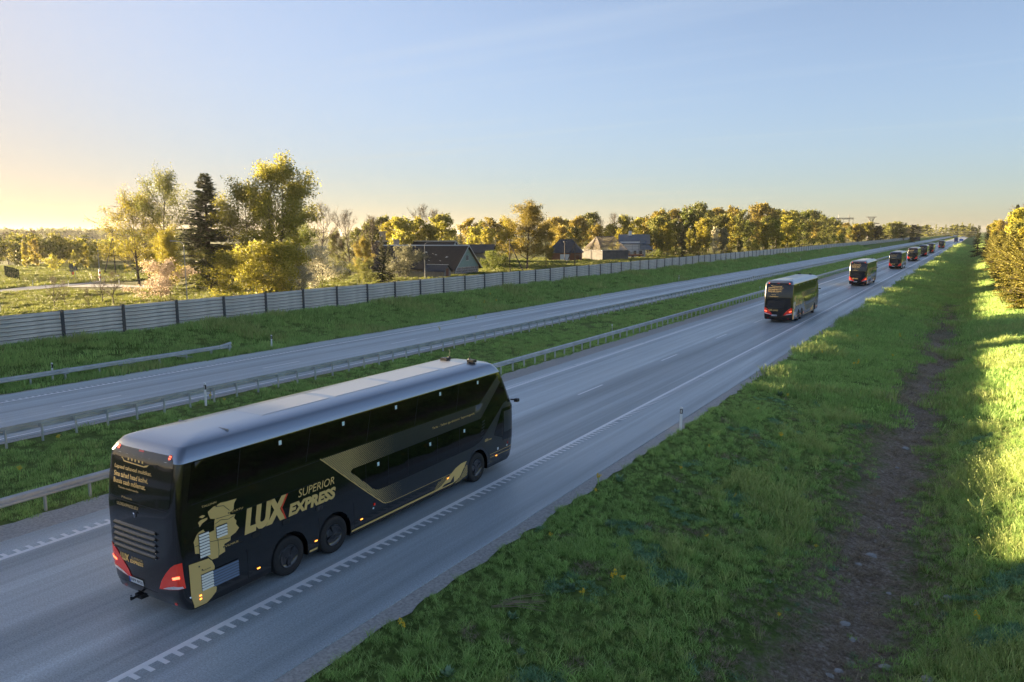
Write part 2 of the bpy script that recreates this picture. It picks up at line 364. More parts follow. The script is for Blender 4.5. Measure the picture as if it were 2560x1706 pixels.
def ribbon(name, left, right, z, m):
    mb = MB(); k = len(left)
    def sm(P):        # smooth the polyline
        P = [Vector((*p, 0)) for p in P]; out = []
        for i in range(len(P)-1):
            p0, p1, p2, p3 = P[max(i-1, 0)], P[i], P[i+1], P[min(i+2, len(P)-1)]
            for t in np.linspace(0, 1, 9)[:-1]:
                out.append(0.5*((2*p1) + (p2-p0)*t + (2*p0-5*p1+4*p2-p3)*t*t + (3*p1-p0-3*p2+p3)*t**3))
        return out+[P[-1]]
    a, b_ = sm(left), sm(right); n = len(a)
    vs = []
    for p, q in zip(a, b_):
        for t in (0, .33, .67, 1.0):
            r = p.lerp(q, t); vs.append((r.x, r.y, float(zprof(r.x, r.y))*0.3+z))
    mb.add(vs, [(4*i+j, 4*i+j+1, 4*i+j+5, 4*i+j+4) for i in range(n-1) for j in range(3)])
    return tag(link(name, mb, m), kind='structure')
ribbon('side_road', [(-112, 36), (-124, 57.2), (-129.5, 68.5), (-134.5, 77.5), (-144.5, 91.8), (-156, 108), (-190, 158), (-260, 260)], [(-117.5, 34), (-131.6, 60.8), (-138.5, 70.5), (-146, 80), (-154, 90.5), (-163.5, 105), (-196, 154), (-266, 256)], 0.12, M['asphalt_side'])
ribbon('lane', [(-133.5, 77.2), (-128, 77.6), (-121.9, 77.4), (-110, 80), (-96, 92), (-88, 110)], [(-129.2, 69.0), (-125, 71.3), (-116.5, 74.4), (-106, 76.8), (-92, 89), (-84, 109)], 0.10, M['gravel'])
# ================================================================ guard rails, posts, noise wall
def wbeam(h0=0.48, h1=0.79, d=0.08):
    p = [(0.0, h0), (d, h0+0.05), (d, h0+0.10), (0.015, h0+0.14), (0.015, h1-0.14), (d, h1-0.10), (d, h1-0.05), (0.0, h1)]
    return p
def rail_strip(prof, ys, x0, sgn):
    mb = MB(); n = len(prof); t = 0.006
    vs = []; fs = []
    for y in ys:
        for (dx, z) in prof: vs.append((x0+sgn*dx, y, z))
        for (dx, z) in prof: vs.append((x0+sgn*(dx-t), y, z))
    for i in range(len(ys)-1):
        for j in range(n-1):
            a = i*2*n+j; fs.append((a, a+1, a+1+2*n, a+2*n)); b_ = a+n; fs.append((b_+1, b_, b_+2*n, b_+2*n+1))
        for j in (0, n-1): a = i*2*n+j; fs.append((a, a+n, a+3*n, a+2*n))
    mb.add(vs, fs); return mb
def guard_rail(name, label, xr, face, ys_posts, n_single, rail_y, px, hpost=0.70):
    t = thing(name, label, 'guard rail', (xr, rail_y[0], 0))
    step = [0, 0] + list(np.arange(4.2, min(320, rail_y[1]-rail_y[0]), 4.2)) + [rail_y[1]-rail_y[0]]
    part('rail', rail_strip(wbeam(), sorted(set(step)), 0.0, face), M['steel'], t, smooth=25)
    pm = MB(); b = 0.05      # C-shaped post
    pm.box((-b, -0.003, -0.3), (b, 0.003, hpost)); pm.box((-b, 0.0031, -0.3), (-b+0.005, 0.055, hpost)); pm.box((b-0.005, 0.0031, -0.3), (b, 0.055, hpost))
    pm.box((b if face > 0 else -0.14, -0.03, 0.55), (0.14 if face > 0 else -b, 0.03, 0.70))
    me = pm.mesh('post'); me.materials.append(M['steel'])
    rest = MB()
    for i, y in enumerate(ys_posts):
        if i < n_single: link('post', me, None, t, (px-xr, y-rail_y[0], 0), (0, 0, RAD(((i*37) % 7-3)*0.5)))
        else: rest.box((px-xr-b, y-rail_y[0]-0.03, -0.2), (px-xr+b, y-rail_y[0]+0.03, hpost))
    if rest.v: tag(part('post', rest, M['steel'], t), kind='stuff')
    return t
near_ys = [11.81+1.402*k for k in range(-10, 470)]
far_ys = [14.81+1.408*k for k in range(-12, 470)]
guard_rail('guard_rail', 'galvanised guard rail on the near side of the grass median, beside the buses', -24.02, 1, near_ys, 200, (-3, 660), -24.17)
guard_rail('guard_rail', 'galvanised guard rail on the far side of the grass median, facing the empty carriageway', -33.02, -1, far_ys, 200, (-3, 660), -32.87)
# short rail on the far verge, with a fish-tail end
t = thing('guard_rail', 'short galvanised guard rail with flared end on the far verge below the wall', 'guard rail', (-45.3, 5, 0))
part('rail', rail_strip(wbeam(0.42, 0.72, 0.07), list(np.arange(0, 33, 3.3)), 0.0, 1), M['steel'], t, smooth=25)
e = MB(); pr_ = wbeam(0.42, 0.72, 0.07)
for (x0_, z0_), (x1_, z1_) in zip(pr_[:-1], pr_[1:]):
    zc_ = 0.57; k_ = 1.7
    e.add([(x0_, 29.72, z0_), (x1_, 29.72, z1_), (x1_-0.25, 30.9, zc_+(z1_-zc_)*k_), (x0_-0.25, 30.9, zc_+(z0_-zc_)*k_)], [(0, 1, 2, 3)])
part('flared_end', e, M['steel'], t)
pm = MB().box((-0.13, -0.035, -0.3), (-0.02, 0.035, 0.66)); me = pm.mesh('post'); me.materials.append(M['steel'])
sp_ = MB().box((-0.06, -0.16, 0.40), (0.078, 0.16, 0.415)).box((-0.06, -0.16, 0.722), (0.078, 0.16, 0.74)); spm = sp_.mesh('splice_bracket'); spm.materials.append(M['steel'])
for i, y in enumerate([0.6, 2.7, 4.7, 6.8, 8.9, 10.95, 13.0, 15.05, 17.0, 19.05, 21.05, 23.1, 25.1, 27.1, 29.0, 30.6]):
    link('post', me, None, t, (0, y+2.0 if y < 29 else y, 0))
for y in (8.8, 12.9, 17.0, 21.05, 24.9): link('splice_bracket', spm, None, t, (0, y+2.0, 0))
for y in (26.3, 22.3): part('strut', MB().tube([(-0.08, y, 0.4), (-0.08, y+2.2, 0.02)], 0.035, 5), M['steel'], t)

# plastic marker posts
M['refl'] = pmat('reflector', (0.75, 0.75, 0.72), 0.2, coat=1.0)
def guide_post():
    g = thing('guide_post', 'x', 'guide post', group='white marker posts along the road')
    m_ = MB(); hw = 0.055
    pr = [(-hw, -0.03), (hw, -0.03), (hw*0.85, 0.03), (0.0, 0.055), (-hw*0.85, 0.03)]
    def seg(z0, z1, s=1.0, slope=0.0): 
        m2 = MB(); n = len(pr); m2.add([(a*s, b_*s, z0) for a, b_ in pr]+[(a*s, b_*s, z1+slope*(-a)) for a, b_ in pr], [tuple(range(n))[::-1], tuple(range(n, 2*n))]+[(i, (i+1) % n, (i+1) % n+n, i+n) for i in range(n)]); return m2
    part('shaft', seg(-0.25, 0.74), M['white'], g); part('band', seg(0.741, 0.95, 1.03), M['black'], g); part('cap', seg(0.951, 1.03, 1.0, 0.25), M['white'], g)
    part('reflector', MB().box((-0.025, -0.037, 0.77), (0.025, -0.0315, 0.92)), M['refl'], g)
    return g
gp0 = guide_post(); used = [False]
def place_post(x, y, label, tilt=0.0, z=None, h=1.0):
    o = gp0 if not used[0] else copy_tree(gp0); used[0] = True
    o.location = (x, y, float(zprof(x, y)) if z is None else z); o.rotation_euler = (RAD(-tilt*0.6), RAD(tilt), RAD(4*tilt)); o.scale = (1, 1, h); o['label'] = label; return o
SPRUCED = 'white marker post '
for i, (x, y) in enumerate([(-10.37, 31.07), (-10.35, 142), (-10.35, 255), (-10.35, 362), (-10.35, 470), (-10.35, 580)]):
    place_post(x, y, SPRUCED + ('on the near grass edge, right beside the shoulder in front' if i == 0 else f'on the right road edge, {ordinal(i)} from the camera'), 1.0)
for i, (x, y) in enumerate([(-32.62, 24.0), (-32.62, 134.3), (-32.62, 252), (-32.62, 366), (-32.62, 482)]):
    place_post(x, y, SPRUCED + ('at the far median rail, level with the nearest bus' if i == 0 else f'at the far median rail, {ordinal(i)} from the camera'), 0.5, h=1.12)
for i, (x, y) in enumerate([(-45.72, 23.45), (-44.75, 38.9), (-44.75, 131), (-44.75, 241), (-44.75, 352), (-44.75, 465)]):
    place_post(x, y, SPRUCED + ['standing behind the short flared guard rail', 'just past the flared end of the short guard rail'][i] if i < 2 else SPRUCED + f'on the far verge below the wall, {ordinal(i)} from the left', 1.5)
for i, (px, py) in enumerate([(82, 716), (172, 720), (261, 711), (298, 711), (339, 695), (230, 700), (1, 782)]):
    g_ = at(px, py); place_post(g_.x, g_.y, SPRUCED + 'on the side road behind the wall, ' + ['second from the left', 'just before the junction', 'left one on the grass island', 'right one on the grass island', 'farthest, by the bend', 'leaning left on the far side', 'at the left picture edge'][i], -6 if i == 5 else (3 if i == 0 else 0), h=1.05)
# thin delineator stakes behind the near rail
for i, (y) in enumerate([57.0, 107.0, 160.0, 270.0]):
    s_ = thing('marker_stake', f'thin grey stake with small white reflector behind the near median rail, {ordinal(i)} from the camera', 'marker stake', (-25.0, y, -0.08), group='thin stakes behind the near median rail')
    part('stake', MB().tube([(0, 0, -0.2), (0, 0, 1.12)], 0.022, 6), M['steel'], s_); part('reflector', MB().box((-0.045, -0.035, 1.0), (0.045, -0.023, 1.15)), M['white'], s_)

# ---- noise wall
M['wallboard'] = pmat('weathered_board', (0.36, 0.345, 0.315), 0.85, col2=(0.78, 0.75, 0.69), vscale=2.0, bump=0.5, bscale=14, stretch=(1, 0.35, 5))
M['wallpost'] = pmat('wall_post', (0.055, 0.06, 0.066), 0.7, var=0.25, vscale=3)
WX, WB, WH, WP = -51.45, 1.60, 1.97, 4.24
wall_t = thing('noise_wall', 'long grey plank noise wall with dark posts on the grass bank', 'noise wall', (WX, 0, WB))
NB = 8; bh = (WH+0.12)/NB
boards = []
for v_ in range(4):
    rnd = random.Random(v_); m_ = MB(); L_ = WP-0.16
    n_ = 8; top = []; bot = []
    for i in range(n_+1):
        y = L_*i/n_; top.append((y, bh-0.034+rnd.uniform(-0.006, 0.005))); bot.append((y, 0.002+rnd.uniform(-0.005, 0.005)))
    vs = []
    for (y, zt), (y2, zb) in zip(top, bot):
        bow = rnd.uniform(-0.006, 0.006)
        vs += [(0.040+bow, y, zb), (0.082+bow, y, zb+0.028), (0.066+bow, y, zt-0.045), (0.014+bow, y, zt), (-0.04, y, zt), (-0.04, y, zb)]
    fs = [tuple(range(6)), tuple(range(n_*6, n_*6+6))[::-1]]
    for i in range(n_):
        for j in range(6): a = i*6+j; b_ = i*6+(j+1) % 6; fs.append((a, b_, b_+6, a+6))
    m_.add(vs, fs); me = m_.mesh('board'); me.materials.append(M['wallboard']); boards.append(me)
hp = MB(); hp.box((-0.09, -0.07, -0.9), (0.085, 0.07, WH+0.03)); hp.box((0.0851, -0.11, -0.9), (0.135, 0.11, WH+0.05)); hp.box((-0.11, -0.10, -0.9), (-0.0901, 0.10, WH+0.05))
hme = hp.mesh('wall_post'); hme.materials.append(M['wallpost'])
NW = 195; Y0W = 27.3-WP*18; rest = MB(); rndw = random.Random(5); nb = 0
for i in range(NW):
    y = Y0W+WP*i; drop = 0.02*math.sin(i*1.7)
    link('wall_post', hme, None, wall_t, (0, y, drop))
    if i == NW-1: break
    for k in range(NB):
        if nb < 300 and i >= 17:
            nb += 1
            link('board', boards[rndw.randrange(4)], None, wall_t, (rndw.uniform(-0.004, 0.004), y+0.08, -0.12+k*bh+drop), (rndw.uniform(-0.002, 0.002), 0, 0))
        else:
            z0 = -0.12+k*bh+drop; rest.add([(0.05, y+0.08, z0), (0.082, y+0.08, z0+0.03), (0.02, y+0.08, z0+bh-0.014), (-0.04, y+0.08, z0+bh-0.014), (-0.04, y+0.08, z0), (0.05, y+WP-0.08, z0), (0.082, y+WP-0.08, z0+0.03), (0.02, y+WP-0.08, z0+bh-0.014), (-0.04, y+WP-0.08, z0+bh-0.014), (-0.04, y+WP-0.08, z0)],
                     [(0, 1, 2, 3, 4), (9, 8, 7, 6, 5), (0, 5, 6, 1), (1, 6, 7, 2), (2, 7, 8, 3), (3, 8, 9, 4), (4, 9, 5, 0)])
tag(part('board', rest, M['wallboard'], wall_t), kind='stuff')
part('light_stop_sheet', MB().box((-0.055, Y0W+0.1, -0.4), (-0.0405, Y0W+WP*(NW-1)-0.1, WH-0.03)), M['wallpost'], wall_t)  # added dark sheet: stops sun leaking between boards and darkens the joints
ye = Y0W+WP*(NW-1)
rt = thing('noise_wall', 'dark taller return panel closing the far end of the noise wall', 'noise wall', (WX, ye, 0.6))
part('panel', MB().box((-0.5, 0.3, 0), (8.5, 0.45, 3.3)), M['wallpost'], rt)
for k in range(4): part('post', MB().box((-0.6+3*k, 0.15, -0.5), (-0.4+3*k, 0.29, 3.4)), M['wallpost'], rt)
# ================================================================ the double-deck coaches
M['coachblack'] = pmat('black_gloss_paint', (0.0020, 0.0021, 0.0028), 0.20, coat=0.8, spec=0.4)
M['coachgrey'] = pmat('slate_wrap', (0.014, 0.019, 0.025), 0.35, coat=0.2)
M['coachroof'] = pmat('silver_roof', (0.33, 0.37, 0.43), 0.28, 0.9, coat=0.15)
M['roofpanel'] = pmat('roof_panel', (0.46, 0.48, 0.51), 0.38, 0.7, coat=0.1)
M['dglass'] = pmat('tinted_glass', (0.0012, 0.0012, 0.0013), 0.05, spec=0.5, coat=0.0)
M['gold'] = pmat('gold_print', (0.78, 0.54, 0.19), 0.45, 0.15)
M['gold_dim'] = pmat('fine_gold_print', (0.58, 0.42, 0.17), 0.45, 0.15)
M['redprint'] = pmat('red_print', (0.75, 0.06, 0.02), 0.4)
M['tyre'] = pmat('tyre_rubber', (0.012, 0.0125, 0.014), 0.75, var=0.2, vscale=6)
M['hub'] = pmat('black_wheel_cover', (0.010, 0.010, 0.012), 0.16, coat=0.8)
M['chrome'] = pmat('bright_metal', (0.65, 0.66, 0.68), 0.18, 1.0)
M['redlens'] = pmat('red_lamp_lens', (0.36, 0.013, 0.006), 0.12, coat=1.0, emit=(1.0, 0.06, 0.015), estr=0.015)
M['redglow'] = pmat('lit_red_lamp', (0.7, 0.05, 0.02), 0.2, emit=(1.0, 0.12, 0.05), estr=0.45)
M['whitelens'] = pmat('white_lamp_lens', (0.75, 0.76, 0.78), 0.15, coat=1.0)
M['amber'] = pmat('lit_amber_marker', (0.8, 0.25, 0.02), 0.2, emit=(1.0, 0.30, 0.04), estr=0.4)
M['sticker'] = pmat('pale_sticker', (0.62, 0.80, 0.80), 0.4)
M['whiteslat'] = pmat('cream_slat', (0.85, 0.82, 0.72), 0.4)
M['blueslat'] = pmat('slate_blue_slat', (0.085, 0.135, 0.22), 0.3, coat=0.4)
M['plate'] = pmat('licence_plate', (0.75, 0.77, 0.80), 0.4); M['plateblue'] = pmat('plate_blue', (0.02, 0.08, 0.4), 0.4)
M['seat'] = pmat('dark_seat', (0.03, 0.03, 0.035), 0.8)
def glassmat(name, tint, gloss=0.12):
    m, n, b, out = newmat(name)
    tr = n.nodes.new('ShaderNodeBsdfTransparent'); tr.inputs[0].default_value = (*tint, 1); gl = n.nodes.new('ShaderNodeBsdfGlossy'); gl.inputs['Roughness'].default_value = 0.03
    lw = n.nodes.new('ShaderNodeFresnel'); lw.inputs[0].default_value = 1.5; mx_ = n.nodes.new('ShaderNodeMixShader')
    n.links.new(lw.outputs[0], mx_.inputs[0]); n.links.new(tr.outputs[0], mx_.inputs[1]); n.links.new(gl.outputs[0], mx_.inputs[2]); n.links.new(mx_.outputs[0], out.inputs[0]); return m
M['clearglass'] = glassmat('clear_glass', (0.85, 0.9, 0.9))

# body outline at each height: z, rear y, front y, half width
LV = [(0.30, 0.06, 13.70, 1.240), (0.40, -0.03, 13.80, 1.270), (0.66, -0.11, 13.89, 1.275), (1.15, -0.15, 13.96, 1.275), (1.75, -0.17, 13.97, 1.275), (2.27, -0.17, 13.965, 1.275),
      (2.33, -0.17, 13.90, 1.275), (2.46, -0.165, 13.82, 1.275), (3.00, -0.11, 13.50, 1.274), (3.56, -0.01, 13.17, 1.268), (3.62, 0.01, 13.12, 1.258), (3.76, 0.09, 13.02, 1.185), (3.88, 0.20, 12.88, 1.095), (3.905, 0.27, 12.82, 1.05), (3.945, 0.42, 12.62, 0.92), (3.975, 0.64, 12.35, 0.74), (3.992, 0.95, 12.0, 0.55), (4.0, 1.4, 11.6, 0.36)]
LZ = [l[0] for l in LV]
def lvl(z): return np.interp(z, LZ, [l[1] for l in LV]), np.interp(z, LZ, [l[2] for l in LV]), np.interp(z, LZ, [l[3] for l in LV])
RR, RFR, BOW, FBOW = 0.15, 0.38, 0.03, 0.16
def rear_y(x, z):
    s0, s1, w_ = lvl(z); ax = min(abs(x), w_); y = s0 + BOW*(ax/w_)**2
    if ax > w_-RR: y += RR - math.sqrt(max(0, RR*RR-(ax-(w_-RR))**2))
    return y
def front_y(x, z):
    s0, s1, w_ = lvl(z); ax = min(abs(x), w_); y = s1 - FBOW*(ax/w_)**2
    if ax > w_-RFR: y -= RFR - math.sqrt(max(0, RFR*RFR-(ax-(w_-RFR))**2))
    return y
def side_x(s, z):
    s0, s1, w_ = lvl(z); x = w_
    a = s0+BOW+RR-s
    if a > 0: x = w_-RR + math.sqrt(max(0, RR*RR-min(a, RR)**2))
    b_ = s-(s1-FBOW-RFR)
    if b_ > 0: x = w_-RFR + math.sqrt(max(0, RFR*RFR-min(b_, RFR)**2))
    return x
def outline(z):
    s0, s1, w_ = lvl(z); P = []
    xs = list(np.linspace(-1, 1, 9)*(w_-RR)) if w_ > RR else [0]*9
    k = min(1.0, w_/0.5)
    xi = max(w_-RR*k, 0.02)
    for x in np.linspace(-xi, xi, 9): P.append((x, s0+BOW*(x/w_)**2))
    for t in np.linspace(0, 90, 8)[1:-1]: P.append((xi+RR*k*math.sin(RAD(t)), s0+BOW+RR*k*(1-math.cos(RAD(t)))))
    for y in np.linspace(s0+BOW+RR*k, s1-FBOW-RFR*k, 24): P.append((w_, y))
    xf = max(w_-RFR*k, 0.02)
    for t in np.linspace(90, 0, 8)[1:-1]: P.append((xf+RFR*k*math.sin(RAD(t)), s1-FBOW-RFR*k*(1-math.cos(RAD(t)))))
    for x in np.linspace(xf, -xf, 9): P.append((x, s1-FBOW*(x/w_)**2))
    for t in np.linspace(0, 90, 8)[1:-1]: P.append((-xf-RFR*k*math.sin(RAD(t)), s1-FBOW-RFR*k*(1-math.cos(RAD(t)))))
    for y in np.linspace(s1-FBOW-RFR*k, s0+BOW+RR*k, 24): P.append((-w_, y))
    for t in np.linspace(90, 0, 8)[1:-1]: P.append((-xi-RR*k*math.sin(RAD(t)), s0+BOW+RR*k*(1-math.cos(RAD(t)))))
    return P
def loft(zs, cap0, cap1, outset=0.0):
    mb = MB(); rings = [outline(z) for z in zs]; n = len(rings[0]); vs = []
    for r, z in zip(rings, zs): vs += [(x, y, z) for x, y in r]
    fs = [(i*n+k, i*n+(k+1) % n, (i+1)*n+(k+1) % n, (i+1)*n+k) for i in range(len(zs)-1) for k in range(n)]
    if cap0: fs.append(tuple(range(n))[::-1])
    if cap1: fs.append(tuple(range((len(zs)-1)*n, len(zs)*n)))
    return mb.add(vs, fs)
def boolean(me, cutters):
    o = bpy.data.objects.new('tmp', me); COL.objects.link(o); cs = []
    for c in cutters:
        co = bpy.data.objects.new('cut', c); COL.objects.link(co); cs.append(co)
        md = o.modifiers.new('b', 'BOOLEAN'); md.operation = 'DIFFERENCE'; md.object = co; md.solver = 'EXACT'
    dg = bpy.context.evaluated_depsgraph_get(); r = bpy.data.meshes.new_from_object(o.evaluated_get(dg))
    for q in [o]+cs: bpy.data.objects.remove(q)
    r.polygons.foreach_set('use_smooth', [True]*len(r.polygons)); r.set_sharp_from_angle(angle=RAD(32)); return r
WHEELS = [2.90, 4.46, 11.28]; WR = 0.50
zroof = 3.60
zs_body = [0.30, 0.40, 0.66, 1.15, 1.75, 2.27, 2.33, 2.46, 3.0, 3.4, zroof]
zs_roof = [zroof, 3.62, 3.69, 3.76, 3.82, 3.88, 3.905, 3.945, 3.975, 3.992, 4.0]
cutters = []
for y in WHEELS:
    for sx in (1, -1):
        c = MB(); n = 24
        pts = [(sx*0.72, y+0.60*math.cos(2*math.pi*i/n), 0.52+0.60*math.sin(2*math.pi*i/n)) for i in range(n)]
        c.prism(pts, (sx*0.9, 0, 0)); cutters.append(c.mesh('c'))
        cutters.append(MB().box((0.72 if sx > 0 else -1.62, y-0.60, -0.2), (1.62 if sx > 0 else -0.72, y+0.60, 0.52)).mesh('c'))
cutters.append(MB().box((-1.6, 12.97, 1.36), (1.6, 14.6, 2.12)).mesh('c'))     # driver's cab seen through door and windscreen
body_me = boolean(loft(zs_body, True, True).mesh('body'), cutters); body_me.materials.clear(); body_me.materials.append(M['coachblack'])
roof_me = loft(zs_roof, False, True).mesh('roof', 40); roof_me.materials.append(M['coachroof'])

def grid_decal(name, poly, m, mapper, parent, holes=(), step=0.12, thick=0.0):
    """flat outline (a, b) cut into small faces and laid on the curved body by mapper(a, b)"""
    bm = bmesh.new()
    for P in (poly if isinstance(poly[0][0], (tuple, list)) else [poly]):
        vs = [bm.verts.new((a, b_, 0)) for a, b_ in P]; bm.faces.new(vs)
    bmesh.ops.triangulate(bm, faces=bm.faces[:])
    xs = [v.co.x for v in bm.verts]; ys = [v.co.y for v in bm.verts]
    for ax, lo, hi in ((0, min(xs), max(xs)), (1, min(ys), max(ys))):
        k = math.floor(lo/step)+1
        while k*step < hi:
            co = (k*step, 0, 0) if ax == 0 else (0, k*step, 0); no = (1, 0, 0) if ax == 0 else (0, 1, 0)
            bmesh.ops.bisect_plane(bm, geom=bm.verts[:]+bm.edges[:]+bm.faces[:], plane_co=co, plane_no=no); k += 1
    for v in bm.verts: v.co = mapper(v.co.x, v.co.y)
    bmesh.ops.recalc_face_normals(bm, faces=bm.faces)
    me = bpy.data.meshes.new(name); bm.to_mesh(me); bm.free(); me.polygons.foreach_set('use_smooth', [True]*len(me.polygons))
    return link(name, me, m, parent)
def on_side(off, sx=1):
    return lambda s, z: Vector((sx*(side_x(s, z)+off), s if s > 0.3 else s, z))
def on_rear(off):
    return lambda x, z: Vector((x, rear_y(x, z)-off, z))
def on_front(off):
    return lambda x, z: Vector((x, front_y(x, z)+off, z))
def round_poly(P, r, n=4):
    out = []
    for i, p in enumerate(P):
        a = Vector(P[i-1]); c = Vector(P[(i+1) % len(P)]); p = Vector(p)
        u = (a-p); v = (c-p); d = min(r, u.length*0.45, v.length*0.45); p0 = p+u.normalized()*d; p1 = p+v.normalized()*d
        for t in np.linspace(0, 1, n+1): q = p0*(1-t)**2+p*2*t*(1-t)+p1*t*t; out.append((q.x, q.y))
    return out
def text_mesh(txt, bold=0.0, shear=0.0):
    cu = bpy.data.curves.new('t', 'FONT'); cu.body = txt; cu.size = 1; cu.offset = bold; cu.shear = shear; cu.resolution_u = 3
    o = bpy.data.objects.new('t', cu); COL.objects.link(o)
    dg = bpy.context.evaluated_depsgraph_get(); me = bpy.data.meshes.new_from_object(o.evaluated_get(dg)); bpy.data.objects.remove(o); return me
def lettering(txt, box, m, mapper, parent, bold=0.0, shear=0.0, skew=0.0):
    a0, a1, b0, b1 = box; me = text_mesh(txt, bold, shear)
    n = len(me.vertices); co = np.empty(n*3, np.float32); me.vertices.foreach_get('co', co); co = co.reshape(-1, 3)
    lo = co.min(0); hi = co.max(0); co[:, 0] = a0+(co[:, 0]-lo[0])/(hi[0]-lo[0])*(a1-a0); co[:, 1] = b0+(co[:, 1]-lo[1])/(hi[1]-lo[1])*(b1-b0)
    q = np.array([mapper(a, b_) for a, b_, _ in co], np.float32); me.vertices.foreach_set('co', q.ravel()); me.materials.clear(); me.update()
    return link('lettering', me, m, parent)
def inside(P, x, y):
    c = False; n = len(P)
    for i in range(n):
        x0, y0 = P[i]; x1, y1 = P[(i+1) % n]
        if (y0 > y) != (y1 > y) and x < (x1-x0)*(y-y0)/(y1-y0)+x0: c = not c
    return c

GREY = [(4.04, 2.685), (11.40, 2.69), (12.74, 3.585), (13.14, 3.585), (13.30, 3.30), (13.55, 2.6), (13.60, 1.2), (13.60, 0.32), (12.06, 0.32), (12.0, 0.5), (11.92, 0.88), (11.6, 1.16), (11.28, 1.24), (10.9, 1.12), (10.68, 0.80), (10.66, 0.725), (6.72, 0.715), (6.40, 0.79)]
UPGLASS = round_poly([(0.16, 2.72), (11.36, 2.725), (12.66, 3.575), (0.34, 3.575)], 0.06)
LOWGLASS = round_poly([(5.10, 2.07), (5.22, 2.12), (11.30, 2.17), (11.48, 2.17), (13.12, 3.54), (13.62, 2.46), (12.98, 2.46), (11.46, 1.38), (11.0, 1.29), (6.42, 1.22), (6.08, 1.26)], 0.10)
def make_bus(label):
    t = thing('double_decker_coach', label, 'coach', group='black double-decker coaches driving in line')
    b = link('body', body_me, None, t); link('roof', roof_me, None, t)
    link('underbody', MB().box((-0.70, 0.5, 0.20), (0.70, 5.2, 0.299)).box((-1.1, 5.201, 0.17), (1.1, 10.5, 0.299)).box((-0.70, 10.501, 0.20), (0.70, 13.2, 0.299)), M['black'], t)  # middle section shaped wider and lower to block light passing under the coach
    # cab behind the door: dashboard, steering wheel, seat
    cab = part('dashboard', MB().box((-1.15, 13.35, 1.365), (1.15, 13.72, 1.47)).box((-0.98, 13.2, 1.365), (-0.35, 13.5, 1.60)), M['seat'], t)
    part('steering_wheel', MB().lathe([(0.0, 0.20), (0.02, 0.225), (0.0, 0.25), (-0.02, 0.225), (0.0, 0.20)], 20, 'Z'), M['black'], cab, smooth=60, loc=(-0.65, 13.15, 1.72), rot=(RAD(25), 0, 0))
    ws = grid_decal('windscreen', [(-1.12, 1.36), (1.12, 1.36), (1.12, 2.12), (-1.12, 2.12)], M['clearglass'], on_front(0.0), t, step=0.14)
    part('wiper', MB().tube([(-0.2, 13.985, 1.38), (0.55, 13.95, 1.95)], 0.012, 5).tube([(-0.9, 13.86, 1.38), (-0.2, 13.995, 1.9)], 0.012, 5), M['black'], ws)
    for sx in (1, -1):
        part('windscreen_pillar', MB().tube([(sx*1.17, 13.60, 1.34), (sx*1.17, 13.58, 2.14)], 0.055, 6), M['coachblack'], t)
    grid_decal('front_window', [(-1.1, 2.5), (1.1, 2.5), (1.05, 3.5), (-1.05, 3.5)], M['dglass'], on_front(0.006), t, step=0.14)
    for sx in (1, -1):
        S = lambda off, sx=sx: on_side(off, sx)
        grid_decal('slate_livery', GREY, M['coachgrey'], S(0.0035), t, step=0.3)
        ug = grid_decal('upper_window', UPGLASS, M['dglass'], S(0.009), t, step=0.2)
        lg = grid_decal('lower_window', LOWGLASS, M['dglass'], S(0.009), t, step=0.2)
        for y0, y1 in ((1.58, 1.52), (3.74, 3.62), (5.98, 5.86), (8.10, 7.98), (10.24, 10.13)):
            grid_decal('window_joint', [(y1-0.09, 2.74), (y1-0.077, 2.74), (y0+0.013, 3.56), (y0, 3.56)], M['coachgrey'], S(0.0115), ug, step=2)
        for y0 in (5.70, 6.65, 7.55, 9.0, 10.2):
            grid_decal('window_joint', [(y0, 1.42 if y0 < 5.8 else 1.27), (y0+0.012, 1.42 if y0 < 5.8 else 1.27), (y0+0.02, 2.12), (y0+0.008, 2.12)], M['coachgrey'], S(0.0115), lg, step=2)
        for s_, z_ in ((2.75, 3.44), (4.91, 3.44), (7.07, 3.45), (9.21, 3.45), (11.32, 3.45), (6.23, 1.98), (8.64, 1.97), (10.49, 1.97)):
            grid_decal('sticker', [(s_-0.045, z_-0.055), (s_+0.045, z_-0.055), (s_+0.045, z_+0.055), (s_-0.045, z_+0.055)], M['sticker'], S(0.013), t, step=2)
        # cab door with its window, and the small window ahead of the wheel
        d = grid_decal('cab_window', [(12.30, 1.40), (12.84, 1.20), (12.86, 2.24), (12.84, 2.24)], M['dglass'], S(0.009), t, step=0.2)
        fr = grid_decal('door_frame', [[(12.87, 2.125), (13.70, 2.125), (13.70, 2.24), (12.87, 2.24)], [(12.87, 1.08), (13.66, 1.06), (13.66, 1.355), (12.87, 1.355)], [(12.87, 1.356), (12.965, 1.356), (12.965, 2.124), (12.87, 2.124)]], M['dglass'], S(0.0085), t, step=0.1)
        grid_decal('door_window', [(12.97, 1.36), (13.58, 1.36), (13.58, 2.12), (12.97, 2.12)], M['clearglass'], S(-0.004), fr, step=0.12)
        for y in (12.86, 13.62): grid_decal('door_joint', [(y, 0.34), (y+0.012, 0.34), (y+0.012, 1.06), (y, 1.06)], M['black'], S(0.006), fr, step=2)
        # lower trim: black front stripe between two gold pinstripes, long gold sill line, gold swoosh
        st = grid_decal('front_stripe', [(12.03, 0.65), (13.60, 0.65), (13.60, 0.76), (12.03, 0.76)], M['coachblack'], S(0.006), t, step=0.15)
        for z_ in (0.645, 0.762): grid_decal('pinstripe', [(12.03, z_-0.006), (13.60, z_-0.006), (13.60, z_+0.006), (12.03, z_+0.006)], M['gold'], S(0.0085), st, step=0.15)
        grid_decal('pinstripe', [(6.72, 0.709), (10.0, 0.716), (10.0, 0.727), (6.72, 0.721)], M['gold'], S(0.006), t, step=1)
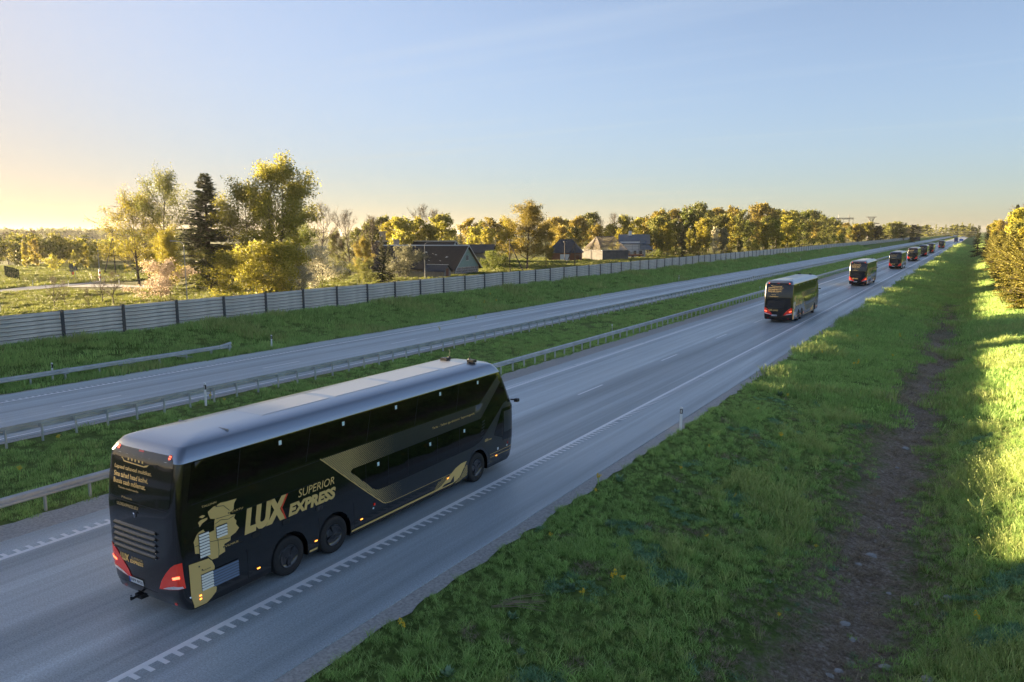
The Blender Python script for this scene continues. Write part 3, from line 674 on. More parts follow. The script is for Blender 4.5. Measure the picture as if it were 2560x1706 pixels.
        V_ = [(4.02, 2.69), (5.66, 1.35), (6.38, 0.785), (6.5, 0.735), (6.72, 0.709)]
        grid_decal('pinstripe', V_ + [(a+0.025, b_+0.012) for a, b_ in V_[::-1]], M['gold'], S(0.006), t, step=1)
        grid_decal('sill_line', [[(5.09, 0.345), (9.25, 0.355), (9.25, 0.425), (5.09, 0.405)], [(3.55, 0.345), (3.82, 0.345), (3.82, 0.405), (3.55, 0.405)]], M['gold'], S(0.006), t, step=1)
        grid_decal('swoosh', [(8.6, 0.395), (9.14, 0.45), (9.5, 0.62), (9.98, 0.84), (10.28, 0.91), (10.61, 0.915), (10.42, 0.70), (10.20, 0.47), (9.80, 0.35), (9.25, 0.35)], M['gold'], S(0.0085), t, step=1)
        pat = MB()
        def dots(region, excl, x0, x1, z0, z1, fade, lay):
            k = 0; z = z0
            while z < z1:
                x = x0+(k % 2)*0.033
                while x < x1:
                    r = 0.024*fade(x, z)
                    if r > 0.004 and inside(region, x, z) and not any(inside(e_, x, z) for e_ in excl):
                        pat.add([S(0.0075)(x+dx*r*1.15, z+dz*r) for dx, dz in ((-1, 0), (0, -1), (1, 0), (0, 1))], [(0, 1, 2, 3)])
                    x += 0.066
                z += 0.033; k += 1
        dots(GREY, [LOWGLASS, UPGLASS], 4.0, 7.6, 0.75, 2.67, lambda x, z: min(1, max(0, (7.3-x)/2.2)) if z > 1.9 else min(1, max(0, (7.5-x)/1.6)), 0)
        FR1 = [(8.75, 0.40), (9.0, 0.62), (9.3, 0.70), (9.55, 0.70), (9.3, 0.50), (9.0, 0.41)]; FR2 = [(10.25, 0.46), (10.5, 0.74), (10.66, 0.80), (10.62, 0.42), (10.2, 0.32), (9.9, 0.33)]
        grid_decal('slate_patch', FR2, M['coachgrey'], S(0.003), t, step=1)
        dots(FR1, [], 8.7, 9.7, 0.36, 0.8, lambda x, z: 0.8, 1); dots(FR2, [], 9.8, 10.8, 0.3, 0.82, lambda x, z: 1.0, 1)
        part('dot_pattern', pat, M['gold_dim'], t)
        for y in (11.50,):        # vent slits behind the front wheel arch top
            for k in range(6): grid_decal('vent_slit', [(y-0.04+0.02*k, 1.48+0.105*k), (y+0.13+0.02*k, 1.52+0.105*k), (y+0.13+0.02*k, 1.56+0.105*k), (y-0.04+0.02*k, 1.52+0.105*k)], M['coachgrey'], S(0.0125), lg, step=1)
        for s_, z_ in ((1.92, 0.58), (3.77, 0.59), (5.48, 0.60), (9.53, 0.62), (12.44, 0.63), (0.32, 0.50), (0.32, 0.58)):
            grid_decal('side_marker', [(s_-0.045*(s_ > 1 or 0.6), z_-0.016), (s_+0.045*(s_ > 1 or 0.6), z_-0.016), (s_+0.045*(s_ > 1 or 0.6), z_+0.016), (s_-0.045*(s_ > 1 or 0.6), z_+0.016)], M['amber'], S(0.022 if s_ < 1 else 0.014), t, step=1)
        for s_ in (1.90, 2.82, 3.93): grid_decal('flap', round_poly([(s_-0.12, 1.36), (s_+0.12, 1.36), (s_+0.12, 1.48), (s_-0.12, 1.48)], 0.05), M['black'], S(0.008), t, step=1)
        for (a, b_) in (((0.25, 1.375), (1.6, 1.18)), ((0.25, 2.13), (3.9, 2.0)), ((0.25, 2.66), (4.0, 2.66))):
            grid_decal('panel_joint', [(a[0], a[1]), (b_[0], a[1]), (b_[0], a[1]+0.009), (a[0], a[1]+0.009)], M['coachgrey'], S(0.005), t, step=1)
        for y in (1.62, 3.9, 5.2, 6.64, 8.6): grid_decal('panel_joint', [(y, 0.45), (y+0.009, 0.45), (y+0.009, 1.15), (y, 1.15)], M['black'], S(0.0062), t, step=1)
        rd = lambda s_, z_, m_, k=0.035: grid_decal('door_button', [(s_-k, z_-k), (s_+k, z_-k), (s_+k, z_+k), (s_-k, z_+k)], m_, S(0.013), t, step=1)
        rd(6.02, 0.86, M['redlens']); rd(5.97, 0.76, M['sticker'], 0.025); rd(13.2, 0.93, M['redlens'], 0.03); rd(13.15, 0.84, M['sticker'], 0.03); rd(12.55, 0.86, M['plate'], 0.045)
        # painted lettering, reading forwards on the right flank and rearwards on the left
        if sx > 0: T = lambda off: on_side(off, 1); FX = lambda a0, a1: (a0, a1)
        else: T = lambda off: (lambda s, z: on_side(off, -1)(6.4-s, z)); FX = lambda a0, a1: (a0, a1)
        lettering('LUX', (1.57, 2.90, 1.51, 2.12), M['gold'], T(0.008), t, 0.068, 0.22)
        grid_decal('red_accent', [(2.92, 2.12), (2.72, 1.82), (2.83, 1.51), (2.785, 1.51), (2.66, 1.82), (2.86, 2.12)], M['redprint'], T(0.0095), t, step=1)
        lettering('EXPRESS', (2.90, 4.54, 1.515, 1.83), M['gold'], T(0.008), t, 0.058, 0.22)
        lettering('SUPERIOR', (3.24, 4.50, 1.905, 2.11), M['gold'], T(0.008), t, 0.004, 0.22)
        if sx > 0:
            lettering('Tartu - Tallinn iga täistunni. Supermugavalt.', (8.77, 11.12, 2.385, 2.475), M['gold'], T(0.008), t, 0.004, 0.1)
            lettering('LUX', (11.73, 11.93, 1.295, 1.385), M['gold'], T(0.008), t, 0.05, 0.2); lettering('EXPRESS', (11.94, 12.15, 1.295, 1.34), M['gold'], T(0.008), t, 0.03, 0.2)
            MAP = [(0.86,2.46),(0.97,2.49),(1.14,2.47),(1.41,2.455),(1.33,2.36),(1.32,2.30),(1.31,2.23),(1.19,2.18),(1.25,2.12),(1.35,2.10),(1.31,2.02),(1.37,1.94),(1.35,1.87),(1.43,1.75),(1.33,1.67),(1.19,1.63),(1.18,1.54),(1.01,1.51),(1.02,1.33),(0.86,1.30),(0.82,1.26),(0.67,1.27),(0.59,1.36),(0.49,1.48),(0.26,1.56),(0.25,1.77),(0.24,1.83),(0.32,1.96),(0.39,2.01),(0.50,2.03),(0.51,1.99),(0.63,1.91),(0.77,1.92),(0.79,2.12),(0.81,2.17),(0.69,2.21),(0.65,2.32),(0.64,2.39),(0.79,2.46)]
            mp_ = grid_decal('map_print', [MAP, [(0.41,2.34),(0.50,2.36),(0.57,2.32),(0.49,2.29)], [(0.38,2.22),(0.44,2.26),(0.62,2.265),(0.61,2.22),(0.47,2.17),(0.41,2.11),(0.40,2.17)]], M['gold'], S(0.0075), t, step=0.1)
            for P in ([(0.84, 2.44), (1.05, 2.40), (1.2, 2.24)], [(0.80, 2.05), (0.95, 2.10), (1.15, 2.05), (1.32, 2.08)], [(0.26, 1.72), (0.5, 1.72), (0.85, 1.66), (1.17, 1.60)], [(0.84, 1.9), (0.86, 1.4), (0.84, 1.28)], [(0.83, 2.16), (1.3, 2.13)]):
                for (a, b_), (c, d_) in zip(P[:-1], P[1:]):
                    nn = Vector((-(d_-b_), c-a)).normalized()*0.006
                    grid_decal('route_line', [(a-nn.x, b_-nn.y), (c-nn.x, d_-nn.y), (c+nn.x, d_+nn.y), (a+nn.x, b_+nn.y)], M['black'], S(0.0095), mp_, step=1)
            grid_decal('corner_print', [(0.08,1.37),(0.57,1.34),(0.66,1.25),(0.72,1.10),(0.71,1.04),(0.63,0.96),(0.67,0.85),(0.65,0.76),(0.74,0.59),(0.72,0.50),(0.48,0.33),(0.17,0.34),(0.09,0.65)], M['gold'], S(0.016), t, step=0.06)
            for tx, bx in (('TALLINN', (0.49, 0.87, 2.52, 2.565)), ('TARTU', (1.24, 1.57, 2.165, 2.21)), ('VILNIUS', (1.03, 1.39, 1.425, 1.47))): lettering(tx, bx, M['gold'], T(0.0105), t, 0.01, 0.1)
            for dx_, dz_ in ((0.86, 2.45), (1.17, 2.19), (0.99, 1.45), (0.33, 1.24), (0.4, 1.14)): grid_decal('map_dot', round_poly([(dx_-.018, dz_-.018), (dx_+.018, dz_-.018), (dx_+.018, dz_+.018), (dx_-.018, dz_+.018)], 0.02), M['black'], S(0.0105 if dz_ > 1.3 else 0.0185), mp_, step=1)
            lettering('KAUNAS', (0.42, 0.62, 1.10, 1.13), M['black'], T(0.0185), t, 0.01)
            def slats(a0, a1, b0, b1, n_, m_, sk=0.0):
                grid_decal('slat_gap_shade', [(a0-0.01, b0-0.01), (a1+0.01, b0-0.01), (a1+0.01, b1), (a0-0.01, b1)], M['black'], S(0.0172), t, step=0.2)  # flat black sheet paints the shadow seen between the slats
                for k in range(n_):
                    z0 = b0+(b1-b0)*k/n_; z1 = z0+(b1-b0)/n_*0.62
                    pr = MB(); f = S(0.018)
                    p = [f(a0+sk*k, z0), f(a1, z0), f(a1, z1), f(a0+sk*k, z1)]; q = [f(a0+sk*k, z0)+Vector((0.022, 0, 0)), f(a1, z0)+Vector((0.022, 0, 0)), f(a1, z1), f(a0+sk*k, z1)]
                    pr.add(p+q[:2], [(4, 5, 2, 3), (0, 1, 5, 4), (0, 4, 3), (1, 2, 5)]); part('grille_slat', pr, m_, t)
            slats(0.82, 1.10, 1.72, 1.985, 4, M['whiteslat']); slats(0.37, 0.62, 1.42, 1.97, 8, M['whiteslat'])
            slats(0.37, 0.665, 0.665, 1.04, 6, M['whiteslat']); slats(0.668, 1.35, 0.645, 1.03, 6, M['blueslat'])
        # mirrors
        mr = part('mirror_arm', MB().tube([(sx*1.16, 13.62, 2.42), (sx*1.30, 13.70, 2.42), (sx*1.36, 13.72, 2.40)], 0.028, 6), M['black'], t)
        part('mirror_head', MB().prism([(sx*1.30, 13.64, 2.46), (sx*1.43, 13.66, 2.45), (sx*1.43, 13.66, 2.34), (sx*1.30, 13.64, 2.34)], (0.0, 0.16, 0)), M['black'], mr)
        # tail lamp wrapping round the corner
        tl = grid_decal('tail_lamp', [(sx*a, b_) for a, b_ in ((0.49, 0.72), (0.60, 0.93), (0.80, 1.16), (0.98, 1.33), (1.13, 1.43), (1.262, 1.47), (1.268, 0.88), (0.9, 0.79))], M['redlens'], on_rear(0.012), t, step=0.06)
        grid_decal('reversing_lens', [(sx*a, b_) for a, b_ in ((0.62, 0.755), (0.80, 0.83), (1.02, 0.90), (1.24, 0.93), (1.255, 0.885), (0.9, 0.80))], M['whitelens'], on_rear(0.016), tl, step=0.06)
        grid_decal('lit_segment', [(sx*a, b_) for a, b_ in ((1.0, 1.10), (1.16, 1.16), (1.22, 1.17), (1.22, 1.11), (1.14, 1.09), (1.02, 1.05))], M['redglow'], on_rear(0.016), tl, step=0.06)
        for x_, z_ in ((0.92, 3.705),):
            hl = grid_decal('high_lamp', [(sx*(x_+0.055*math.cos(a)), z_+0.06*math.sin(a)) for a in np.linspace(0, 2*math.pi, 13)[:-1]], M['redlens'], on_rear(0.010), t, step=1)
            for dz in (-0.026, 0.014): grid_decal('lit_segment', [(sx*(x_-0.035), z_+dz), (sx*(x_+0.035), z_+dz), (sx*(x_+0.035), z_+dz+0.018), (sx*(x_-0.035), z_+dz+0.018)], M['redglow'], on_rear(0.014), hl, step=1)
        grid_decal('rear_reflector', [(sx*0.88, 0.40), (sx*0.96, 0.40), (sx*0.96, 0.46), (sx*0.88, 0.46)], M['redlens'], on_rear(0.010), t, step=1)
        part('clearance_lamp', MB().tube([(sx*1.26, 0.10, 0.62), (sx*1.34, 0.04, 0.66)], 0.02, 6), M['chrome'], t)
    # rear face
    grid_decal('rear_glass', round_poly([(-1.06, 2.62), (1.06, 2.62), (1.10, 3.60), (0.95, 3.74), (-0.95, 3.74), (-1.10, 3.60)], 0.12), M['coachblack'], on_rear(0.006), t, step=0.14)
    grid_decal('brake_lamp', [(-0.16, 3.70), (0.02, 3.70), (0.02, 3.735), (-0.16, 3.735)], M['redlens'], on_rear(0.011), t, step=1)
    grid_decal('panel_joint', [(-1.1, 2.565), (1.0, 2.565), (1.0, 2.578), (-1.1, 2.578)], M['coachgrey'], on_rear(0.006), t, step=0.1)
    for k in range(5):
        z0 = 1.40+0.14*k; x0, x1 = -1.02+0.02*k, 0.52+0.012*k; mb = MB(); f = on_rear(0.004); vs = []; n_ = 10
        for i in range(n_+1):
            x = x0+(x1-x0)*i/n_; p = f(x, z0); q = f(x, z0+0.10)
            vs += [p, p+Vector((0, -0.045, 0.012)), p+Vector((0, -0.050, 0.040)), q]
        mb.add(vs, [(4*i+j, 4*i+j+1, 4*i+j+5, 4*i+j+4) for i in range(n_) for j in range(3)] + [(0, 1, 2, 3), (4*n_+3, 4*n_+2, 4*n_+1, 4*n_)])
        part('rear_louvre', mb, M['coachblack'], t, smooth=50)
        part('louvre_tip', MB().cbox((x1+0.035, float(rear_y(x1, z0))-0.03, z0+0.04), (0.03, 0.03, 0.02)), M['chrome'], t)
    RT = on_rear(0.010)
    lettering('Lapsed tahavad multikat.', (-0.95, 0.42, 3.225, 3.335), M['gold'], RT, t, 0.012)
    lettering('Sina tahad head kohvi.', (-0.95, 0.32, 3.075, 3.185), M['gold'], RT, t, 0.012)
    lettering('Bussis saab mõlemat.', (-0.95, 0.25, 2.925, 3.035), M['gold'], RT, t, 0.012)
    lettering('Tasuta multimeedia', (-0.76, 0.0, 2.825, 2.87), M['gold_dim'], RT, t, 0.008)
    lettering('Piletid:', (-0.62, -0.22, 2.62, 2.665), M['gold_dim'], RT, t, 0.008)
    lettering('LUXEXPRESS.EU', (-0.80, 0.0, 2.44, 2.51), M['gold_dim'], RT, t, 0.02)
    grid_decal('smile_print', [(-0.74, 3.50), (-0.68, 3.49), (-0.62, 3.425), (0.14, 3.40), (0.24, 3.42), (0.30, 3.475), (0.18, 3.445), (0.12, 3.425), (-0.60, 3.45), (-0.68, 3.515)], M['gold'], RT, t, step=0.2)
    for k in range(5): grid_decal('icon_print', round_poly([(-0.48+0.13*k, 3.47), (-0.42+0.13*k, 3.47), (-0.42+0.13*k, 3.525), (-0.48+0.13*k, 3.525)], 0.02+0.01*(k % 2)), M['gold'], RT, t, step=1)
    lettering('LUX', (-0.86, -0.50, 1.12, 1.30), M['gold'], RT, t, 0.055, 0.2); lettering('EXPRESS', (-0.48, 0.02, 1.12, 1.21), M['gold'], RT, t, 0.04, 0.2); lettering('SUPERIOR', (-0.42, 0.0, 1.225, 1.285), M['gold_dim'], RT, t, 0.0, 0.2)
    pl = grid_decal('licence_plate', [(-0.62, 0.635), (-0.08, 0.635), (-0.08, 0.775), (-0.62, 0.775)], M['plate'], on_rear(0.020), t, step=1)
    grid_decal('plate_band', [(-0.618, 0.637), (-0.565, 0.637), (-0.565, 0.773), (-0.618, 0.773)], M['plateblue'], on_rear(0.023), pl, step=1)
    lettering('039 BGJ', (-0.54, -0.11, 0.665, 0.745), M['black'], on_rear(0.024), pl, 0.01)
    grid_decal('bumper_joint', [(-1.15, 0.565), (0.35, 0.565), (0.35, 0.575), (-1.15, 0.575)], M['coachgrey'], on_rear(0.006), t, step=0.1)
    hk = part('tow_hitch', MB().box((-0.62, -0.02, 0.20), (-0.38, 0.4, 0.295)).tube([(-0.5, 0.02, 0.27), (-0.5, -0.20, 0.25)], 0.03, 8).tube([(-0.5, -0.185, 0.24), (-0.5, -0.185, 0.32)], 0.025, 8), M['black'], t)
    part('hitch_ball', MB().tube([(-0.5, -0.185, 0.321), (-0.5, -0.185, 0.345)], 0.022, 8), M['chrome'], hk)
    part('rear_handle', MB().tube([(-0.12, float(rear_y(-0.12, 2.36))-0.04, 2.37), (-0.07, float(rear_y(-0.07, 2.33))-0.045, 2.35)], 0.018, 5).tube([(-0.12, float(rear_y(0, 2.3))-0.03, 2.36), (-0.12, float(rear_y(0, 2.3))-0.02, 2.26)], 0.012, 5), M['chrome'], t)
    # wheels
    tyre = MB().lathe([(-0.15, 0.29), (-0.15, 0.46), (-0.13, WR-0.012), (-0.09, WR), (0.09, WR), (0.13, WR-0.012), (0.15, 0.46), (0.155, 0.38), (0.13, 0.30)], 36).mesh('tyre', 35); tyre.materials.append(M['tyre'])
    cover = MB().lathe([(0.13, 0.30), (0.140, 0.285), (0.125, 0.27), (0.10, 0.20), (0.115, 0.09), (0.13, 0.0)], 30).mesh('wheel_cover', 30); cover.materials.append(M['hub'])
    rimr = MB().lathe([(0.128, 0.302), (0.143, 0.292), (0.135, 0.284)], 30).mesh('rim_edge', 60); rimr.materials.append(M['hub'])
    bl = MB()
    for k in range(3):
        a = 2*math.pi*k/3+0.5
        bl.prism([(0.112, r*math.cos(a+d_), r*math.sin(a+d_)) for r, d_ in ((0.07, -0.5), (0.26, -0.12), (0.26, 0.35), (0.09, 0.4))], (0.02, 0, 0))
    blm = bl.mesh('cover_blade'); blm.materials.append(M['hub'])
    for y in WHEELS:
        for sx in (1, -1):
            w_ = bpy.data.objects.new('wheel', tyre); COL.objects.link(w_); w_.parent = t; w_.location = (sx*1.09, y, WR); w_.rotation_euler = (RAD(40*y), 0, 0 if sx > 0 else math.pi)
            for nm, me in (('wheel_cover', cover), ('rim_edge', rimr), ('cover_blade', blm)): link(nm, me, None, w_)
            if y != 11.28: part('inner_tyre', MB().lathe([(-0.47, 0.3), (-0.47, WR-0.03), (-0.44, WR), (-0.22, WR), (-0.19, WR-0.03)], 24), M['tyre'], w_, smooth=35)
    # roof: raised panels, hatches, cameras, whip aerial
    for i, (a, b_) in enumerate(((2.9, 5.2), (5.45, 7.7), (7.95, 10.2), (10.45, 11.7))):
        part('roof_panel', MB().add([(x, y, 3.995+0.008*(1-abs(x)/0.6)+0.006) for x, y in ((-0.52, a), (0.52, a), (0.52, b_), (-0.52, b_))] + [(x, y, 3.96) for x, y in ((-0.56, a-0.04), (0.56, a-0.04), (0.56, b_+0.04), (-0.56, b_+0.04))], [(0, 1, 2, 3), (0, 4, 5, 1), (1, 5, 6, 2), (2, 6, 7, 3), (3, 7, 4, 0)]), M['roofpanel'], t)
    part('roof_seam', MB().box((-0.9, 1.58, 3.9), (0.9, 1.60, 3.992)), M['steel_dull'], t)
    for x, y in ((-0.45, 11.85), (0.62, 11.95)): part('roof_camera', MB().cbox((x, y, 4.04), (0.26, 0.22, 0.10)), M['black'], t)
    for x, y in ((-0.6, 12.3), (0.25, 12.35)):
        ae = part('beacon', MB().tube([(x, y, 3.94), (x, y, 4.02), (x, y, 4.06)], [0.07, 0.06, 0.03], 8), M['black'], t); part('aerial', MB().tube([(x, y, 4.061), (x, y+0.05, 4.3)], 0.006, 4), M['black'], ae)
    return t
bus = make_bus('nearest and largest black double-decker coach with gold lettering and map print on its flank')
bus.location = (-14.05-1.275, 9.57, 0)
small = ('panel_joint', 'window_joint', 'map_dot', 'route_line', 'vent_slit', 'louvre_tip', 'door_button', 'door_joint', 'icon_print', 'beacon', 'clearance_lamp', 'steering_wheel', 'wiper', 'rear_handle')
tiny = small + ('sticker', 'pinstripe', 'dot_pattern', 'flap', 'side_marker', 'grille_slat', 'roof_seam', 'slate_patch', 'red_accent', 'bumper_joint', 'rear_reflector', 'dashboard', 'door_frame', 'cab_window', 'inner_tyre', 'rim_edge', 'cover_blade', 'plate_band', 'lit_segment', 'reversing_lens', 'tow_hitch', 'front_stripe', 'smile_print', 'sill_line', 'swoosh', 'front_window')
for i, (x, y) in enumerate(((-15.45, 73.6), (-15.5, 130.3), (-15.4, 193.0), (-15.35, 247.0), (-15.4, 296.0), (-15.4, 343.0), (-15.0, 445.0))):
    c = copy_tree(bus, None, small if i < 2 else tiny); c.location = (x, y, 0)
    c['label'] = f'black double-decker coach driving away, {ordinal(i+1)} in the line counted from the camera' if i < 6 else 'smallest and farthest black double-decker coach, last of the line before the blue lorry'
# blue box lorry far ahead
M['bluebox'] = pmat('blue_box_body', (0.03, 0.07, 0.20), 0.5); M['cabblue'] = pmat('lorry_cab', (0.05, 0.10, 0.25), 0.35, coat=0.6)
lt = thing('lorry', 'dark blue box lorry far ahead of the coaches', 'lorry', (-11.8+-2.0, 700, 0))
part('box_body', MB().box((-1.27, 0, 1.0), (1.27, 9.5, 3.9)), M['bluebox'], lt); part('cab', MB().box((-1.22, 9.8, 0.6), (1.22, 11.6, 3.2)), M['cabblue'], lt); part('chassis', MB().box((-0.9, 0.2, 0.65), (0.9, 9.79, 0.99)), M['black'], lt)
part('bumper', MB().box((-1.2, -0.05, 0.5), (1.2, 0.1, 0.72)), M['steel_dull'], lt)
for sx in (1, -1):
    part('tail_lamp', MB().box((sx*0.95-0.15, -0.09, 0.53), (sx*0.95+0.15, -0.051, 0.69)), M['redlens'], lt)
    for y in (1.6, 2.9, 10.5): part('wheel', MB().lathe([(-0.15, 0.2), (-0.15, 0.47), (0.15, 0.47), (0.15, 0.2)], 18), M['tyre'], lt, loc=(sx*1.05, y, 0.47))
# ================================================================ houses, lamps, poles, signs behind the wall
M['oldroof'] = pmat('old_dark_roof', (0.012, 0.012, 0.0135), 0.9, col2=(0.030, 0.028, 0.029), vscale=1.6, bump=0.4, bscale=6)
M['greyroof'] = pmat('grey_roof', (0.042, 0.05, 0.06), 0.75, var=0.3, vscale=1.5)
M['blueroof'] = pmat('blue_metal_roof', (0.13, 0.16, 0.20), 0.45, 0.2, var=0.12, vscale=0.8)
M['teal'] = pmat('pale_teal_boards', (0.20, 0.30, 0.28), 0.75, var=0.18, vscale=2.5, stretch=(6, 6, 0.6))
M['trim'] = pmat('pale_trim', (0.42, 0.46, 0.48), 0.6, var=0.1)
M['stone'] = pmat('field_stone', (0.10, 0.09, 0.085), 0.9, col2=(0.32, 0.28, 0.26), vscale=2.4, bump=0.7, bscale=4)
M['mortar'] = pmat('mortar', (0.33, 0.31, 0.30), 0.95)
M['oldwood'] = pmat('weathered_wood', (0.13, 0.12, 0.115), 0.85, col2=(0.24, 0.225, 0.21), vscale=1.5, stretch=(6, 6, 0.5))
M['brownwood'] = pmat('brown_planks', (0.12, 0.045, 0.025), 0.8, col2=(0.22, 0.085, 0.05), vscale=1.2, stretch=(0.6, 0.6, 6))
M['block'] = pmat('grey_blockwork', (0.07, 0.068, 0.068), 0.9, col2=(0.125, 0.12, 0.12), vscale=0.9)  # grey darkened to stand in for tree shade on the sunward wall
M['rafter'] = pmat('raw_timber', (0.20, 0.17, 0.14), 0.8, var=0.2)
M['plaster'] = pmat('white_plaster', (0.62, 0.63, 0.64), 0.8, var=0.07)
M['chim'] = pmat('chimney_brick', (0.33, 0.30, 0.28), 0.9, var=0.25, vscale=5)
M['window'] = pmat('dark_window', (0.012, 0.013, 0.015), 0.15)
M['polewood'] = pmat('pole_wood', (0.085, 0.068, 0.055), 0.85, var=0.2)
M['lampmetal'] = pmat('lamp_post_metal', (0.30, 0.31, 0.32), 0.5, 0.5)
M['wire'] = pmat('wire', (0.05, 0.05, 0.05), 0.6)
def yaw_of(d): return math.atan2(d[1], d[0])
def gable_roof(L, Wd, ze, zr, ov=0.5, og=0.4, th=0.14, sides=(1, -1)):
    """two roof planes, ridge along local x from -og to L+og; y from 0 to Wd"""
    out = []
    for s in sides:
        mb = MB(); ye = -ov if s < 0 else Wd+ov; k = (zr-ze)/(Wd/2); zo = ze-k*ov; n = Vector((0, s*k, 1)).normalized()*th
        P = [Vector((-og, ye, zo)), Vector((L+og, ye, zo)), Vector((L+og, Wd/2, zr)), Vector((-og, Wd/2, zr))]
        mb.prism(P, n); out.append(mb)
    return out
def wall_gable(x, Wd, ze, zr, th): return MB().prism([(x, 0, ze), (x, Wd, ze), (x, Wd/2, zr)], (th, 0, 0))

# ---- long barn with the teal gable
A = RAD(187.5); ax = Vector((math.cos(A), math.sin(A), 0)); C0 = Vector((-91.9, 128.8, 0))
barn = thing('barn', 'long old barn with patched dark roof, pale teal gable and stone base', 'barn', C0, A)
# local x runs to the left along the ridge, local y goes towards the camera: mirror so that +y is away
L_, W_ = 20.5, -11.0
def bl(mb):            # flip y so the barn extends away from the camera
    mb.v = [(x, -y, z) for x, y, z in mb.v]; return mb
part('wall', bl(MB().box((0.02, 0, -0.2), (L_, 11.0, 1.55))), M['mortar'], barn)
rs = random.Random(3)
for i in range(12):       # visible field stones in the gable base
    for k in range(3):
        x0 = 0.15+i*0.9+rs.uniform(-0.08, 0.08)+(0.4 if k % 2 else 0); z0 = 0.05+k*0.5
        if x0 > 10.2: continue
        w_, h_ = rs.uniform(0.6, 0.82), rs.uniform(0.36, 0.46)
        P = [(-0.05, x0+w_*0.5+w_*0.5*math.cos(t), z0+h_*0.5+h_*0.5*math.sin(t)) for t in np.linspace(0, 2*math.pi, 8)[:-1]]
        part('stone', bl(MB().prism(P, (0.06, 0, 0))), M['stone'], barn)
for i in range(10):
    x0 = 0.3+i*0.9; P = [(x0+0.36+0.36*math.cos(t), -0.05, 0.9+0.3*math.sin(t)) for t in np.linspace(0, 2*math.pi, 8)[:-1]]; part('stone', bl(MB().prism(P, (0, 0.06, 0))), M['stone'], barn)
nb_ = 34
for i in range(nb_):      # vertical gable boards
    y0 = 0.02+10.96*i/nb_; y1 = y0+10.96/nb_-0.015; f = lambda y: 1.56+(5.85-1.56)*(1-abs(y-5.5)/5.5)
    part('gable_board', bl(MB().prism([(0.0+0.012*(i % 2), y0, 1.56), (0.012*(i % 2), y1, 1.56), (0.012*(i % 2), y1, max(1.58, f(y1))), (0.012*(i % 2), y0, max(1.58, f(y0)))], (0.03, 0, 0))), M['teal'], barn)
wn = part('window', bl(MB().box((-0.05, 5.0, 2.95), (-0.01, 6.1, 3.95))), M['window'], barn)
for k in range(4): part('window_bar', bl(MB().box((-0.09, 4.95+0.37*k, 2.9), (-0.051, 5.03+0.37*k, 4.0))), M['trim'], wn)
part('sill', bl(MB().box((-0.12, 4.9, 2.80), (-0.02, 6.2, 2.89))), M['trim'], wn)
for mb in gable_roof(L_, 11.0, 1.62, 6.0, 0.75, 0.55, 0.12): rf = part('roof', bl(mb), M['oldroof'], barn)
k_ = (6.0-1.62)/5.5
for sgn in (1, -1):       # pale barge boards on the gable and ridge cap
    ye = 11.75 if sgn > 0 else -0.75
    part('barge_board', bl(MB().prism([(-0.60, 5.5, 6.16), (-0.60, 5.5, 5.92), (-0.60, ye, 0.94+0.06), (-0.60, ye, 1.20)], (0.045, 0, 0))), M['trim'], barn)
part('ridge_cap', bl(MB().prism([(-0.6, 5.2, 5.98), (-0.6, 5.8, 5.98), (-0.6, 5.5, 6.2)], (21.6, 0, 0))), M['trim'], barn)
for i in range(26):       # missing and lifted roof pieces that show as pale flecks
    u_ = rs.uniform(2.5, 17); v_ = rs.uniform(0.15, 0.75); y0 = -0.7+v_*6.0; z0 = 1.62+k_*y0
    part('loose_shingle', bl(MB().prism([(u_, y0, z0+0.16), (u_+rs.uniform(0.25, 0.8), y0+rs.uniform(-0.1, 0.1), z0+0.16), (u_+rs.uniform(0.3, 0.6), y0+0.14, z0+0.16+0.14*k_+0.03)], (0, 0, 0.02))), M['trim'], barn)
part('chimney', bl(MB().box((17.6, 5.9, 4.9), (18.5, 6.8, 7.2)).box((17.5, 5.8, 7.201), (18.6, 6.9, 7.4))), M['chim'], barn)
# small lean shed with its picket fence
sh = thing('shed', 'small grey shed with peaked dark roof in front of the barn', 'shed', at(1110, 695.5), RAD(190))
part('wall', bl(MB().box((0, 0, 0), (4.2, 3.0, 1.35))), M['oldwood'], sh); part('gable', bl(wall_gable(0.0, 3.0, 1.351, 2.35, 4.2)), M['oldwood'], sh)
for mb in gable_roof(4.2, 3.0, 1.4, 2.45, 0.35, 0.3, 0.08): part('roof', bl(mb), M['greyroof'], sh)
part('ridge_cap', bl(MB().box((-0.3, 1.42, 2.46), (4.5, 1.58, 2.58))), M['trim'], sh); part('door', bl(MB().box((-0.04, 0.9, 0.0), (-0.005, 2.0, 1.8))), M['brownwood'], sh)
pf = thing('plank_fence', 'old grey upright plank fence beside the small shed', 'fence', at(1098, 697), RAD(188))
for i in range(46): part('plank', MB().box((0.2*i, -0.012, 0), (0.2*i+0.17, 0.012, 1.25+rs.uniform(-0.08, 0.06))), M['oldwood'], pf)
